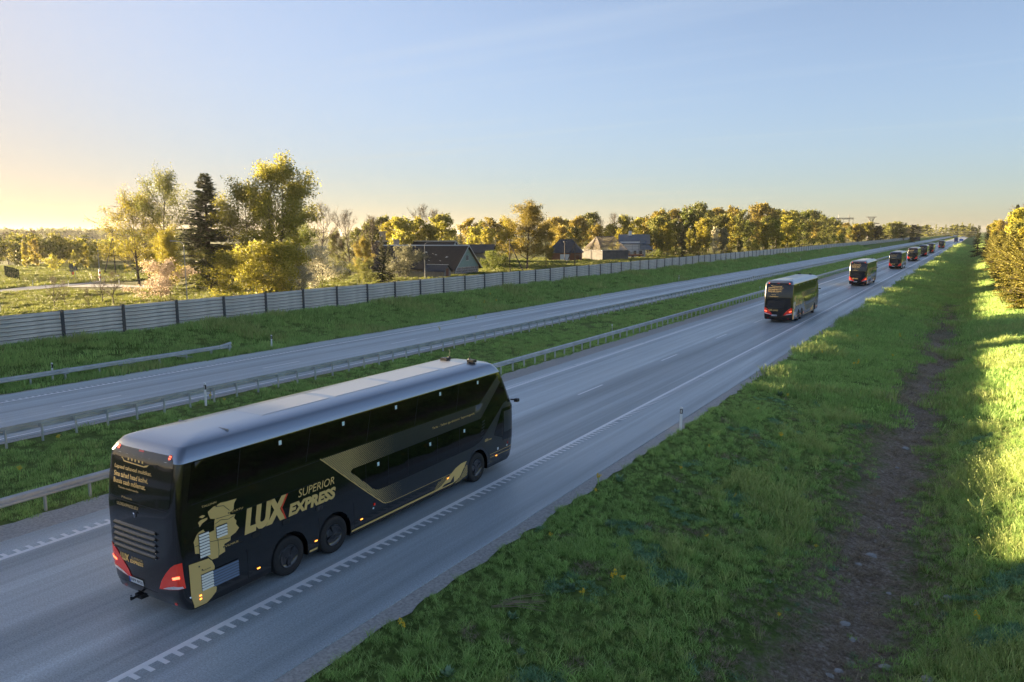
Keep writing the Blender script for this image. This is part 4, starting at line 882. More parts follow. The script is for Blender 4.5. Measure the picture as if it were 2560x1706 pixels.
# second long roof behind the barn
h2 = thing('house', 'second long low roof with pale gable edge behind the barn', 'house', Vector((-116, 159, 0)), RAD(187.5))
part('wall', bl(MB().box((0, 0, 0), (24, 9, 2.6))), M['oldwood'], h2); part('gable', bl(wall_gable(0, 9, 2.601, 6.4, 0.2)), M['plaster'], h2)
for mb in gable_roof(24, 9, 2.7, 6.6, 0.5, 0.4, 0.12): part('roof', bl(mb), M['oldroof'], h2)
for sgn in (1, -1): part('barge_board', bl(MB().prism([(-0.46, 4.5, 6.8), (-0.46, 4.5, 6.5), (-0.46, 9.6 if sgn > 0 else -0.6, 2.1), (-0.46, 9.6 if sgn > 0 else -0.6, 2.4)], (0.05, 0, 0))), M['trim'], h2)
part('ridge_cap', bl(MB().box((-0.4, 4.3, 6.6), (24.4, 4.7, 6.8))), M['trim'], h2)
part('chimney', bl(MB().box((21.5, 3.8, 6.0), (22.7, 5.0, 9.0)).box((21.35, 3.65, 9.001), (22.85, 5.15, 9.3))), M['chim'], h2)
# low grey outbuilding with white doors
ob = thing('outbuilding', 'low outbuilding with dark roof and white doors right of the barn gable', 'outbuilding', col_at(1230, 235, 640), RAD(205))
part('wall', bl(MB().box((0, 0, 0), (18, 8, 2.9))), M['oldwood'], ob)
for mb in gable_roof(18, 8, 2.9, 5.2, 0.5, 0.4, 0.12): part('roof', bl(mb), M['greyroof'], ob)
for k, (a, b_) in enumerate(((2.4, 4.6), (6.0, 9.0), (9.1, 12.6))): part('door', bl(MB().box((a, -0.06, 0.3), (b_, -0.01, 2.6))), M['oldwood'] if k == 0 else M['plaster'], ob)
part('chimney', bl(MB().box((15, 3.5, 4.0), (15.9, 4.4, 6.4))), M['chim'], ob)
# brown shed with hipped grey roof
def hip_roof(L, Wd, ze, zr, ov, hip, th=0.12):
    P = [Vector((-ov, -ov, ze)), Vector((L+ov, -ov, ze)), Vector((L+ov, Wd+ov, ze)), Vector((-ov, Wd+ov, ze)), Vector((hip, Wd/2, zr)), Vector((L-hip, Wd/2, zr))]
    return [MB().prism([P[i] for i in f], (0, 0, th)) for f in ((0, 1, 5, 4), (1, 2, 5), (2, 3, 4, 5), (3, 0, 4))]
bs = thing('brown_shed', 'brown plank shed with grey hipped roof and white door', 'shed', col_at(1452, 238, 650), RAD(203))
wl = part('wall', bl(MB().box((0.05, 0.05, 0), (9.95, 8.95, 2.45))), M['brownwood'], bs)
for i in range(9): part('plank', bl(MB().box((0, -0.02, 0.02+0.27*i), (10, 0.045, 0.27+0.27*i))), M['brownwood'], wl)
for mb in hip_roof(10, 9, 2.5, 6.6, 0.5, 3.0): part('roof', bl(mb), M['greyroof'], bs)
part('door', bl(MB().box((3.6, -0.09, 0.1), (6.4, -0.03, 2.1))), M['plaster'], bs); part('porch', bl(MB().box((0.2, -1.6, 1.9), (1.8, -0.1, 2.0)).box((0.25, -1.55, 0), (0.35, -1.45, 1.9)).box((1.65, -1.55, 0), (1.75, -1.45, 1.9))), M['oldwood'], bs)
# half-built house: block walls, open rafters
hc = at(1506, 651.0); hb = thing('half_built_house', 'unfinished grey block house with bare timber rafters for a roof', 'house', hc, 0)
dirA = Vector((-0.893, 0.452, 0)); dirB = Vector((0.452, 0.893, 0))
hb.rotation_euler = (0, 0, yaw_of(dirA)); LA, LB = 10.6, 10.6; sB = 1 if dirA.cross(dirB).z > 0 else -1
def hbm(mb): mb.v = [(x, sB*y, z) for x, y, z in mb.v]; return mb
for a, b_ in (((0, 0, -.1), (LA, .3, 3.0)), ((0, .31, -.1), (.3, LB, 3.0)), ((LA-.3, .31, -.1), (LA, LB, 3.0)), ((.31, LB-.3, -.1), (LA-.31, LB, 3.0))): part('wall', hbm(MB().box(a, b_)), M['block'], hb)
part('wall_plate', hbm(MB().box((-.05, -.05, 3.001), (LA+.05, .25, 3.2)).box((-.05, .251, 3.001), (.25, LB, 3.2))), M['plaster'], hb)
rz_ = 7.4; rm = []
for i in range(20):
    y = LB*(i+0.5)/20; e0 = (-0.5, y, 2.9); top = (LA/2, min(max(y, 1.6), LB-1.6), rz_); e1 = (LA+0.5, y, 2.9)
    for e in (e0, e1): part('rafter', hbm(MB().tube([e, top], 0.09, 4)), M['rafter'], hb)
for i in range(14):
    x = LA*(i+0.5)/14
    part('rafter', hbm(MB().tube([(x, -0.5, 2.9), (LA/2+(x-LA/2)*0.15, 1.6, rz_-abs(x-LA/2)*0.1)], 0.09, 4)), M['rafter'], hb)
part('ridge_beam', hbm(MB().tube([(LA/2, 1.5, rz_), (LA/2, LB-1.5, rz_)], 0.12, 4)), M['rafter'], hb)
for z in (4.4, 5.9):
    k = (z-3.0)/(rz_-3.0); part('purlin', hbm(MB().tube([(LA/2*k, 1.6*k, z), (LA/2*k, LB-1.6*k, z)], 0.09, 4).tube([(LA-LA/2*k, 1.6*k, z), (LA-LA/2*k, LB-1.6*k, z)], 0.09, 4)), M['rafter'], hb)
# blue-roofed house with scaffold
bh0 = col_at(1622, 272, 645); bh_ = thing('house', 'white house with blue metal roof, small white chimney and scaffolding', 'house', bh0, RAD(203))
part('wall', bl(MB().box((1.2, 0, 0), (10.2, 8.5, 3.2))), M['plaster'], bh_)
up = part('upper_wall', bl(MB().box((3.2, -0.1, 3.201), (10.0, 4.0, 5.6))), M['plaster'], bh_)
for mb in gable_roof(10.2, 8.5, 5.0, 8.0, 0.5, 0.4, 0.12): part('roof', bl(mb), M['blueroof'], bh_)
part('roof_wing', bl(MB().prism([(-1.6, -0.6, 2.7), (3.1, -0.6, 2.7), (3.1, -0.3, 6.1), (1.6, 0.2, 6.1)], (0, 6, 0.1))), M['blueroof'], bh_)
part('chimney', bl(MB().box((6.0, 3.6, 7.4), (7.1, 4.6, 9.3))), M['plaster'], bh_)
for x in (2.4, 4.4, 6.6, 8.6):
    w_ = part('window', bl(MB().box((x, -0.05, 1.0), (x+0.9, -0.005, 2.4))), M['window'], bh_); part('window_frame', bl(MB().box((x-0.1, -0.08, 2.401), (x+1.0, -0.02, 2.5)).box((x+0.41, -0.08, 1.0), (x+0.49, -0.051, 2.4))), M['trim'], w_)
sc = thing('scaffold', 'light tube scaffold along the white house with the blue roof', 'scaffold', bh0, RAD(203))
for x in (-1.2, 1.4, 3.6, 5.8, 8.0, 10.4):
    for y in (-1.6, -0.6): part('standard', bl(MB().tube([(x, y, 0), (x, y, 4.4)], 0.05, 5)), M['steel_dull'], sc)
for z in (1.9, 2.9, 3.9): part('ledger', bl(MB().tube([(-1.3, -1.6, z), (10.5, -1.6, z)], 0.045, 5)), M['steel_dull'], sc)
part('deck', bl(MB().box((-1.2, -1.55, 1.95), (10.4, -0.65, 2.0))), M['oldwood'], sc)
tr_ = thing('trailer', 'small dark farm trailer parked by the scaffolded house', 'trailer', at(1590, 646), RAD(200))
part('bed', MB().box((-2.6, -1, 0.8), (2.6, 1, 1.3)), M['brownwood'], tr_)
for x in (-1.2, 1.2):
    for y in (-1.05, 1.05): part('wheel', MB().lathe([(-.1, .15), (-.1, .42), (.1, .42), (.1, .15)], 14), M['tyre'], tr_, loc=(x, y, 0.42), rot=(0, 0, RAD(90)))

# ---- street lamps
def street_lamp(base, h, arm, ang, label, striped=False):
    t = thing('street_lamp', label, 'street lamp', base, ang, 'street lamps along the side road')
    part('column', MB().tube([(0, 0, -0.3), (0, 0, h*0.5), (0, 0, h-0.6)], [0.085, 0.065, 0.05], 8), M['lampmetal'], t, smooth=40)
    n = 7; part('arm', MB().tube([(arm*(1-math.cos(a))*0.62, 0, h-0.6+0.6*math.sin(a)) for a in np.linspace(0, math.pi/2, n)] + [(arm, 0, h+0.05)], 0.04, 6), M['lampmetal'], t, smooth=60)
    part('lamp_head', MB().prism([(arm-0.1, -0.12, h-0.02), (arm+0.75, -0.15, h+0.02), (arm+0.75, 0.15, h+0.02), (arm-0.1, 0.12, h-0.02)], (0, 0, 0.13)), M['lampmetal'], t)
    if striped:
        for k in range(5): part('warning_band', MB().tube([(0, 0, 0.35+0.42*k), (0, 0, 0.35+0.42*k+0.418)], 0.155, 10), M['redprint'] if k % 2 else M['white'], t)
    return t
street_lamp(at(251, 707), 8.2, 2.4, RAD(180+35), 'street lamp with red and white striped base by the side road junction', True)
g_ = col_at(468, 106, 750); street_lamp(g_, 7.7, 1.0, RAD(205), 'grey street lamp standing in front of the blossoming bush and spruce')
g_ = at(1063, 697.5); street_lamp(g_, 7.0, 2.0, RAD(20), 'pale street lamp in front of the dark barn roof')
# ---- wooden poles
def pole(base, h, label, lean=None, arms=1, ang=0.0):
    t = thing('utility_pole', label, 'utility pole', base, ang, 'wooden utility poles')
    part('pole', MB().tube([(0, 0, -0.4), (0, 0, h)], [0.14, 0.09], 8), M['polewood'], t, smooth=40)
    if lean: part('brace', MB().tube([(lean, 0, -0.4), (0.03, 0, h*0.86)], [0.13, 0.09], 8), M['polewood'], t, smooth=40)
    for k in range(arms):
        a = part('crossarm', MB().box((-0.6, -0.05, h-0.35-0.5*k), (0.6, 0.05, h-0.25-0.5*k)), M['polewood'], t)
        for x in (-0.5, 0.5): part('insulator', MB().tube([(x, 0, h-0.249-0.5*k), (x, 0, h-0.10-0.5*k)], 0.035, 6), M['white'], a)
    return t
P1 = at(289, 687); pole(P1, 9.9, 'tall braced wooden pole by the side road at the left', -2.6, 1, RAD(30))
P2 = at(1275, 682); pole(P2, 7.4, 'braced wooden pole standing in front of the orange tree', 3.3, 1, RAD(20))
P3 = at(1437, 666); pole(P3, 7.2, 'braced wooden pole in front of the brown shed', -2.6, 1, RAD(20))
P4 = col_at(1412, 232, 650); pole(P4, 6.2, 'thin pole close to the wall of the brown shed')
PP = [col_at(1132, 262, 640), col_at(1172, 264, 640), col_at(1239, 266, 640)]
for k, q in enumerate(PP): pole(q, 6.6 + (0.7 if k == 1 else 0), ['left', 'middle', 'right'][k] + ' one of three thin poles behind the barn gable', None, 1)
def wires(pts, sag, label, r=0.02):
    mb = MB()
    for a, b_ in zip(pts[:-1], pts[1:]):
        mb.tube([a.lerp(b_, t)-Vector((0, 0, sag*4*t*(1-t))) for t in np.linspace(0, 1, 9)], r, 4)
    tag(link('overhead_wire', mb, M['wire']), label, 'wire', 'overhead wires')
up_ = lambda p, h: Vector((p.x, p.y, h))
wires([up_(PP[0], 6.4), up_(PP[1], 7.1), up_(PP[2], 6.3)], 1.6, 'sagging cable strung between the three thin poles behind the barn')
wires([up_(P2, 7.1), up_(P3, 6.9), up_(P3, 6.9)+Vector((30, 90, 0.5))], 1.0, 'cable running from the pole at the orange tree past the brown shed')
wires([up_(P1, 9.6)+Vector((-120, -60, 0)), up_(P1, 9.6), up_(P1, 9.6)+Vector((60, 25, 0))], 0.7, 'thin cable crossing the sky at the far left pole')
# ---- road signs seen from behind, mesh fence
M['signback'] = pmat('sign_back', (0.10, 0.11, 0.12), 0.6, 0.3)
def road_sign(base, shape, label):
    t = thing('road_sign', label, 'road sign', base, RAD(25), 'road signs seen from behind')
    part('post', MB().tube([(0, 0, -0.3), (0, 0, 2.6)], 0.045, 8), M['lampmetal'], t)
    if shape == 'tri': part('plate', MB().prism([(-0.62, 0.06, 2.0), (0.62, 0.06, 2.0), (0.0, 0.06, 3.05)], (0, 0.025, 0)), M['signback'], t)
    else:
        part('plate', MB().prism([(0.5*math.cos(a), 0.06, 2.75+0.5*math.sin(a)) for a in np.linspace(0, 2*math.pi, 17)[:-1]], (0, 0.025, 0)), M['signback'], t)
        part('lower_plate', MB().box((-0.42, 0.06, 1.75), (0.42, 0.085, 2.15)), M['signback'], t); part('red_plate', MB().box((0.02, 0.09, 1.2), (0.46, 0.11, 1.74)), M['redprint'], t)
road_sign(at(180.5, 703), 'round', 'round road sign with a small red plate under it, seen from behind')
road_sign(at(190.5, 703), 'tri', 'triangular road sign seen from behind, next to the round one')
mf = thing('mesh_fence', 'dark green mesh fence panels on a low mound at the far left', 'fence', at(49, 704.5), 0)
e_ = at(13, 692)-at(49, 704.5); mf.rotation_euler = (0, 0, yaw_of(e_)); Lf = e_.length; M['meshgreen'] = pmat('green_mesh', (0.010, 0.018, 0.016), 0.9, spec=0.0)
for i in range(9): part('post', MB().box((Lf*i/8-0.05, -0.05, -0.3), (Lf*i/8+0.05, 0.05, 2.4)), M['meshgreen'], mf)
for i in range(8):
    mb = MB(); x0, x1 = Lf*i/8+0.06, Lf*(i+1)/8-0.06
    for k in range(9): mb.box((x0, -0.015, 0.15+0.26*k), (x1, 0.0, 0.18+0.26*k))
    for k in range(14): mb.box((x0+(x1-x0)*k/13-0.02, 0.001, 0.1), (x0+(x1-x0)*k/13+0.02, 0.016, 2.35))
    part('mesh_panel', mb, M['meshgreen'], mf)
# parked car far off
cr = thing('parked_car', 'tiny pale car parked far away beside the left pole', 'car', col_at(297, 330, 628), RAD(30)); M['carpaint'] = pmat('silver_car', (0.5, 0.52, 0.55), 0.3, 0.4, coat=0.6)
part('body', MB().prism([(-2.1, -0.85, 0.35), (2.1, -0.85, 0.35), (2.1, -0.85, 0.85), (1.2, -0.85, 0.95), (-2.0, -0.85, 1.0)], (0, 1.7, 0)), M['carpaint'], cr)
part('cabin', MB().prism([(-1.7, -0.75, 1.001), (1.0, -0.75, 0.98), (0.4, -0.75, 1.5), (-1.2, -0.75, 1.5)], (0, 1.5, 0)), M['window'], cr)
for x in (-1.3, 1.3):
    for y in (-0.8, 0.8): part('wheel', MB().lathe([(-.1, .1), (-.1, .33), (.1, .33), (.1, .1)], 14), M['tyre'], cr, loc=(x, y, 0.33), rot=(0, 0, RAD(90)))
# blue road sign and garden table
bsg = thing('road_sign', 'small blue road sign beside the carriageway far ahead', 'road sign', (-9.6, 660, -0.1)); part('post', MB().tube([(0, 0, 0), (0, 0, 3)], 0.06, 6), M['lampmetal'], bsg); part('plate', MB().box((-1.3, -0.06, 1.6), (1.3, -0.03, 3.2)), M['plateblue'], bsg)
# ---- pylons on the horizon
M['pylon'] = pmat('pylon_steel', (0.10, 0.095, 0.10), 0.6, 0.3)
def beam(mb, a, b_, r=0.14): mb.tube([a, b_], r, 4)
d1 = 900; c1 = col_at(2176, d1, 590); py = thing('lattice_pylon', 'tall lattice power pylon with two crossarm levels on the horizon', 'pylon', c1, YAW-0.47)
mb = MB(); zt = top_z(2176, 543, d1)
for s in (1, -1):
    for q in (1, -1): beam(mb, (s*3.0, q*3.0, 0), (s*1.6, q*1.6, 21), 0.3); beam(mb, (s*1.6, q*1.6, 21), (s*3.4, q*1.6, zt), 0.28)
for k in range(12):
    z = zt*k/12; r0 = 3.0-1.4*min(z, 21)/21 if z < 21 else 1.6+1.8*(z-21)/(zt-21); z1 = zt*(k+1)/12; r1 = 3.0-1.4*min(z1, 21)/21 if z1 < 21 else 1.6+1.8*(z1-21)/(zt-21)
    beam(mb, (-r0, -1.6, z), (r1, -1.6, z1), 0.16); beam(mb, (r0, -1.6, z), (-r1, -1.6, z1), 0.16); beam(mb, (-r0, 1.6, z), (r1, 1.6, z1), 0.16); beam(mb, (-r0, -1.6, z), (-r1, 1.6, z1), 0.14); beam(mb, (r0, 1.6, z), (r1, -1.6, z1), 0.14)
part('mast', mb, M['pylon'], py)
zl = top_z(2176, 559.5, d1)
for z, r in ((zt, 5.2), (zl, 8.2)):
    mb = MB()
    for q in (-1.2, 1.2): beam(mb, (-r, 0, z), (0, q, z+1.3 if z < zt else z), 0.25); beam(mb, (r, 0, z), (0, q, z+1.3 if z < zt else z), 0.25); beam(mb, (-r, 0, z), (r, 0, z), 0.25)
    part('crossarm', mb, M['pylon'], py)
d2 = 760; c2 = col_at(2107, d2, 590); py2 = thing('portal_pylon', 'portal power pylon of two masts under one crossbeam on the horizon', 'pylon', c2, YAW-0.47)
zb = top_z(2107, 548, d2)
for x in (-4.3, 4.3):
    mb = MB(); beam(mb, (x*1.25, 0, 0), (x, 0, zb+4.0), 0.24); beam(mb, (x*0.9, 0, 0), (x, 0, zb), 0.2); part('mast', mb, M['pylon'], py2)
mb = MB(); beam(mb, (-8.3, 0, zb), (8.3, 0, zb), 0.28); beam(mb, (-8.3, 0, zb+0.9), (8.3, 0, zb+0.9), 0.2)
for k in range(8): beam(mb, (-8.3+2.07*k, 0, zb), (-8.3+2.07*(k+1), 0, zb+0.9), 0.12)
part('crossbeam', mb, M['pylon'], py2)
for x in (-7.8, 0, 7.8): part('insulator', MB().tube([(x, 0, zb-0.3), (x, 0, zb-3.2)], 0.12, 5), M['pylon'], py2)
for k, (dz, off) in enumerate(((0, 0), (1.5, 8), (-1.2, -8))):
    a = Vector((c1.x+off*0.5, c1.y, zl-1.5+dz)); b_ = Vector((170+off, 560, 33+dz)); wires([a, b_], 17, ['lowest', 'highest', 'middle'][[2, 1, 0][k]] + ' power line sagging across the motorway from the lattice pylon', 0.09)
# ================================================================ trees and bushes
M['bark'] = pmat('bark', (0.075, 0.058, 0.045), 0.9, var=0.35, vscale=4, bump=0.5, bscale=12)
M['twig'] = pmat('twigs', (0.125, 0.092, 0.072), 0.9)
LEAF = {
 'yellow': leafmat('yellow_green_leaves', [(0.19, 0.19, 0.03), (0.31, 0.295, 0.045), (0.43, 0.39, 0.065)], 0.5),
 'gold': leafmat('gold_leaves', [(0.21, 0.19, 0.027), (0.31, 0.275, 0.036), (0.41, 0.35, 0.045)], 0.5),
 'orange': leafmat('orange_brown_leaves', [(0.18, 0.15, 0.03), (0.27, 0.215, 0.04), (0.34, 0.27, 0.05)], 0.45),
 'olive': leafmat('olive_leaves', [(0.10, 0.115, 0.027), (0.16, 0.17, 0.038), (0.23, 0.22, 0.05)], 0.4),
 'green': leafmat('fresh_green_leaves', [(0.08, 0.11, 0.022), (0.13, 0.16, 0.03), (0.19, 0.20, 0.04)], 0.45),
 'silver': leafmat('silvery_leaves', [(0.13, 0.14, 0.08), (0.19, 0.19, 0.12), (0.25, 0.24, 0.15)], 0.4),
 'white': leafmat('white_blossom', [(0.16, 0.16, 0.06), (0.50, 0.47, 0.36), (0.66, 0.63, 0.52)], 0.4),
 'pink': leafmat('pale_pink_blossom', [(0.20, 0.16, 0.06), (0.46, 0.36, 0.27), (0.58, 0.46, 0.38)], 0.4),
 'needle': leafmat('dark_needles', [(0.04, 0.05, 0.02), (0.065, 0.075, 0.026), (0.10, 0.105, 0.036)], 0.2, 0.6),
 'young': leafmat('young_needles', [(0.10, 0.105, 0.022), (0.18, 0.165, 0.032), (0.25, 0.215, 0.04)], 0.3, 0.6),
 'brown': leafmat('brown_buds', [(0.10, 0.075, 0.05), (0.14, 0.10, 0.065), (0.17, 0.125, 0.08)], 0.3),
}
def branch_pts(rng, p, d, L, n, up=0.1, wob=0.12):
    pts = [p]; d = d.normalized()
    for i in range(n):
        d = (d + Vector(rng.normal(0, wob, 3)) + Vector((0, 0, up))).normalized(); p = p + d*(L/n); pts.append(p)
    return pts
def crossquad(P, rng, s, flat=0.0, asp=1.0):
    """leaf-sized quads at the points P with random turn"""
    n = len(P); a = rng.normal(0, 1, (n, 3)); a[:, 2] *= (1-flat); a /= np.linalg.norm(a, axis=1, keepdims=True)+1e-9
    b_ = rng.normal(0, 1, (n, 3)); b_ -= a*np.sum(a*b_, 1, keepdims=True); b_ /= np.linalg.norm(b_, axis=1, keepdims=True)+1e-9
    s = s*rng.uniform(0.6, 1.35, (n, 1)); a = a*s*0.5*asp; b_ = b_*s*0.5
    V = np.stack([P-a, P-b_*0.75+a*0.1, P+a, P+b_*0.75+a*0.1], 1).reshape(-1, 3)
    return V, np.arange(4*n).reshape(-1, 4)
def deciduous(seed, H=15.0, R=5.0, leaves=9000, ls=0.30, base=0.22, n1=17, shape=0.5, clump=0.5, bare=0.0, multi=1, lean=0.0, twigs=False):
    rng = np.random.default_rng(seed); tb = MB(); tw = MB(); anchors = []; wts = []
    for m_ in range(multi):
        a0 = rng.uniform(0, 6.28); off = Vector((math.cos(a0), math.sin(a0), 0))*(0.25*multi-0.25)
        d0 = Vector((math.cos(a0)*0.35*(multi > 1)+lean, math.sin(a0)*0.35*(multi > 1), 1))
        tp = branch_pts(rng, off+Vector((0, 0, -0.3)), d0, H*0.93, 10, 0.12, 0.045); r0 = H*0.0155/math.sqrt(multi)
        tb.tube(tp, [r0*(1-0.93*i/10)*(1.35 if i == 0 else 1) for i in range(11)], 7)
        for k in range(n1//multi):
            t = base + (1-base)*((k+rng.uniform(0, 0.8))/(n1//multi)); t = min(t, 0.99)
            i = t*10; i0 = int(min(i, 9)); p = tp[i0].lerp(tp[i0+1], i-i0)
            az = 2.399*k+rng.uniform(-0.5, 0.5); prof = (math.sin(math.pi*min(1, (t-base)/(1-base)*0.86+0.14)))**shape
            L = R*prof*rng.uniform(0.75, 1.2)+0.5; el = RAD(rng.uniform(12, 38)+38*t)
            d = Vector((math.cos(az)*math.cos(el), math.sin(az)*math.cos(el), math.sin(el)))
            bp = branch_pts(rng, p, d, L, 5, 0.06, 0.14); br = r0*(1-0.85*t)*0.42+0.012
            tb.tube(bp, [br*(1-0.8*j/5) for j in range(6)], 5)
            for q in range(8):
                f = 0.25+0.75*(q+rng.uniform(0, 0.9))/8; f = min(f, 0.999); j = f*5; j0 = int(j); pp = bp[j0].lerp(bp[j0+1], j-j0)
                dd = ((bp[j0+1]-bp[j0]).normalized()*0.7 + Vector(rng.normal(0, 0.55, 3)) + Vector((0, 0, 0.15)))
                L2 = (0.32*L+0.5)*rng.uniform(0.5, 1.1)*(1.15-0.5*f); sp2 = branch_pts(rng, pp, dd, L2, 3, 0.05, 0.2)
                tb.tube(sp2, [br*0.42*(1-0.3*g)+0.004 for g in range(4)], 3, False)
                for g in (1, 2, 3): anchors.append(sp2[g]); wts.append(0.5+g*0.5)
                if twigs:
                    for z in range(7):
                        q0 = sp2[int(rng.integers(0, 4))]; d3 = Vector(rng.normal(0, 0.5, 3))+dd.normalized()*0.8+Vector((0, 0, 0.3)); t3 = branch_pts(rng, q0, d3, rng.uniform(0.5, 1.3)*H/15, 2, 0.1, 0.2)
                        tw.tube(t3, [0.022, 0.016, 0.008], 3, False); anchors.append(t3[-1]); wts.append(0.7)
    A_ = np.array([tuple(a) for a in anchors]); w_ = np.array(wts)
    if bare > 0:       # some limbs stay leafless
        keep = rng.random(len(A_)//6+1) > bare; w_ = w_*np.repeat(keep, 6)[:len(A_)]+1e-6
    idx = rng.choice(len(A_), leaves, p=w_/w_.sum()) if leaves else np.zeros(0, int)
    P = A_[idx]+rng.normal(0, clump, (len(idx), 3))*np.array([1, 1, 0.7]); P[:, 2] = np.maximum(P[:, 2], 0.15)
    trunk = tb.mesh('trunk', 50); trunk.materials.append(M['bark'])
    V, F = crossquad(P, rng, ls)
    if twigs:
        tv = np.array(tw.v); tf = np.array([f for f in tw.f if len(f) == 4]); V = np.concatenate([tv, V]) if len(V) else tv; F = np.concatenate([tf, F+len(tv)]) if len(F) else tf
    crown = fast_mesh('crown', V, F); crown.materials.append(M['twig'])
    return trunk, crown, H
def conifer(seed, H=17.0, R=4.0, gap=0.55, per=8, base=0.06, dens=11, size=0.55, droop=0.35, power=0.8, lean_in=0.0):
    rng = np.random.default_rng(seed); tb = MB(); r0 = H*0.013
    tb.tube([(0, 0, -0.3), (0, 0, H*0.5), (0, 0, H*0.97)], [r0*1.2, r0*0.7, r0*0.12], 7)
    Vs = []; z = H*base
    while z < H*0.985:
        t = z/H; L = R*(1-t)**power*(0.75 if t < base+0.08 else 1)+0.12
        for k in range(per):
            if rng.random() < 0.10: continue
            az = rng.uniform(0, 6.28); l = L*rng.uniform(0.62, 1.15); el = 0.75*t+0.02-droop*(1-t)+rng.normal(0, 0.09)
            d = np.array([math.cos(az)*math.cos(el), math.sin(az)*math.cos(el), math.sin(el)]); side = np.array([-math.sin(az), math.cos(az), 0])
            p0 = np.array([0, 0, z+rng.uniform(-0.2, 0.2)])
            if l > 0.8: tb.tube([tuple(p0), tuple(p0+d*l*0.9)], [0.02+0.012*l, 0.006], 3, False)
            n = max(3, int(dens*l/R*1.6)+2)
            for i in range(n):
                f = (i+rng.uniform(0, 1))/n; f = 0.12+0.88*f; c = p0+d*l*f+np.array([0, 0, -0.10*l*f*f])
                s = size*(1.15-0.55*f)*rng.uniform(0.6, 1.2)*(0.55+0.45*(1-t)); w = s*0.42
                for sg in (1, -1):
                    o = side*sg*rng.uniform(0.5, 1.0)+d*rng.uniform(0.2, 0.7)+np.array([0, 0, rng.normal(-0.22, 0.22)]); o = o/np.linalg.norm(o)*s
                    u = np.cross(o, rng.normal(0, 1, 3)); u = u/(np.linalg.norm(u)+1e-9)*w*0.5
                    Vs += [c-u*0.6, c+o*0.5-u, c+o, c+o*0.5+u]
        z += gap*(1.15-0.55*t)*rng.uniform(0.8, 1.2)
    V = np.array(Vs); crown = fast_mesh('crown', V, np.arange(len(V)).reshape(-1, 4)); crown.materials.append(M['twig'])
    trunk = tb.mesh('trunk', 50); trunk.materials.append(M['bark']); return trunk, crown, H
TP = {
 'broadA': (deciduous(11, 16, 5.6, 27000, 0.225, 0.14, 22, 0.45, 0.50), 'deciduous'),
 'broadB': (deciduous(12, 15, 5.2, 21000, 0.225, 0.20, 20, 0.5, 0.48), 'deciduous'),
 'sparse': (deciduous(13, 16, 6.5, 12000, 0.21, 0.18, 20, 0.4, 0.42, 0.30, twigs=True), 'deciduous'),
 'bare': (deciduous(14, 14, 5.0, 300, 0.18, 0.20, 19, 0.45, 0.3, 0, twigs=True), 'bare'),
 'bareB': (deciduous(15, 14, 4.2, 200, 0.18, 0.3, 17, 0.6, 0.3, 0, twigs=True), 'bare'),
 'bush': (deciduous(16, 5, 3.0, 7000, 0.20, 0.06, 18, 0.35, 0.32, 0, 4), 'bush'),
 'bushB': (deciduous(17, 6, 2.6, 6500, 0.21, 0.05, 18, 0.5, 0.34, 0, 3), 'bush'),
 'farA': (deciduous(21, 15, 5.2, 3800, 0.62, 0.12, 16, 0.45, 0.55), 'deciduous'),
 'farB': (deciduous(22, 15, 4.4, 3400, 0.62, 0.10, 16, 0.6, 0.55), 'deciduous'),
 'farC': (deciduous(23, 13, 5.6, 3600, 0.62, 0.10, 16, 0.35, 0.6, 0.1), 'deciduous'),
 'scrub': (deciduous(24, 6, 4.2, 2400, 0.45, 0.05, 15, 0.35, 0.45, 0, 3), 'bush'),
 'spruce': (conifer(31, 18, 4.4, 0.52, 10, 0.08, 15, 0.78, 0.30, 0.72), 'conifer'),
 'spruceB': (conifer(32, 12, 3.0, 0.5, 8, 0.03, 10, 0.6, 0.25, 0.8), 'conifer'),
 'youngA': (conifer(33, 7.5, 2.6, 0.30, 10, 0.03, 14, 0.50, 0.02, 0.62), 'conifer'),
 'youngB': (conifer(34, 7.2, 2.3, 0.30, 10, 0.02, 14, 0.48, 0.05, 0.55), 'conifer'),
}
tree_count = [0]
def plant(kind, loc, h, wid=1.0, mat='yellow', label='', cat='tree', group=None, rz=None):
    (trunk, crown, H0), _ = TP[kind]; s = h/H0; i = tree_count[0]; tree_count[0] += 1
    name = {'tree': 'tree', 'bush': 'bush', 'spruce': 'spruce_tree'}[cat]
    t = thing(name, label, cat, (loc[0], loc[1], float(zprof(loc[0], loc[1]))), (i*2.3999) % 6.283 if rz is None else rz, group); t.scale = (s*wid, s*wid, s)
    link('trunk', trunk, None, t); c = link('crown', crown, None, t)
    c.material_slots[0].link = 'OBJECT'; c.material_slots[0].material = LEAF[mat]; return t
def P_(px, D, top): loc = col_at(px, D, 640); return loc, max(1.0, top_z(px, top, D))
def grow(kind, px, D, top, wid, mat, label, cat='tree', group=None, rz=None):
    loc, h = P_(px, D, top); return plant(kind, loc, h, wid, mat, label, cat, group, rz)
# --- the group on the left behind the wall
grow('sparse', 418, 140, 466, 0.95, 'olive', 'tall thinly leaved tree just left of the big dark spruce', rz=0.4)
grow('sparse', 345, 143, 512, 1.1, 'gold', 'wide half-bare tree at the left edge of the tree group', rz=2.0)
grow('bareB', 372, 150, 505, 1.2, 'brown', 'leafless tree behind the half-bare tree at the left of the group')
grow('broadB', 408, 118, 585, 1.0, 'gold', 'bright golden young tree above the pink blossoming bush', rz=1.0)
grow('bush', 405, 108, 676, 1.15, 'pink', 'pale pink blossoming bush behind the wall beside the street lamp', 'bush')
grow('spruce', 522, 129, 432, 1.75, 'needle', 'tall dark pointed spruce in the left tree group', 'spruce')
grow('broadB', 492, 134, 592, 0.9, 'olive', 'dark olive tree in shade at the foot of the tall spruce')
grow('bush', 555, 128, 640, 1.2, 'olive', 'shaded bush between the tall spruce and the big bright tree', 'bush')
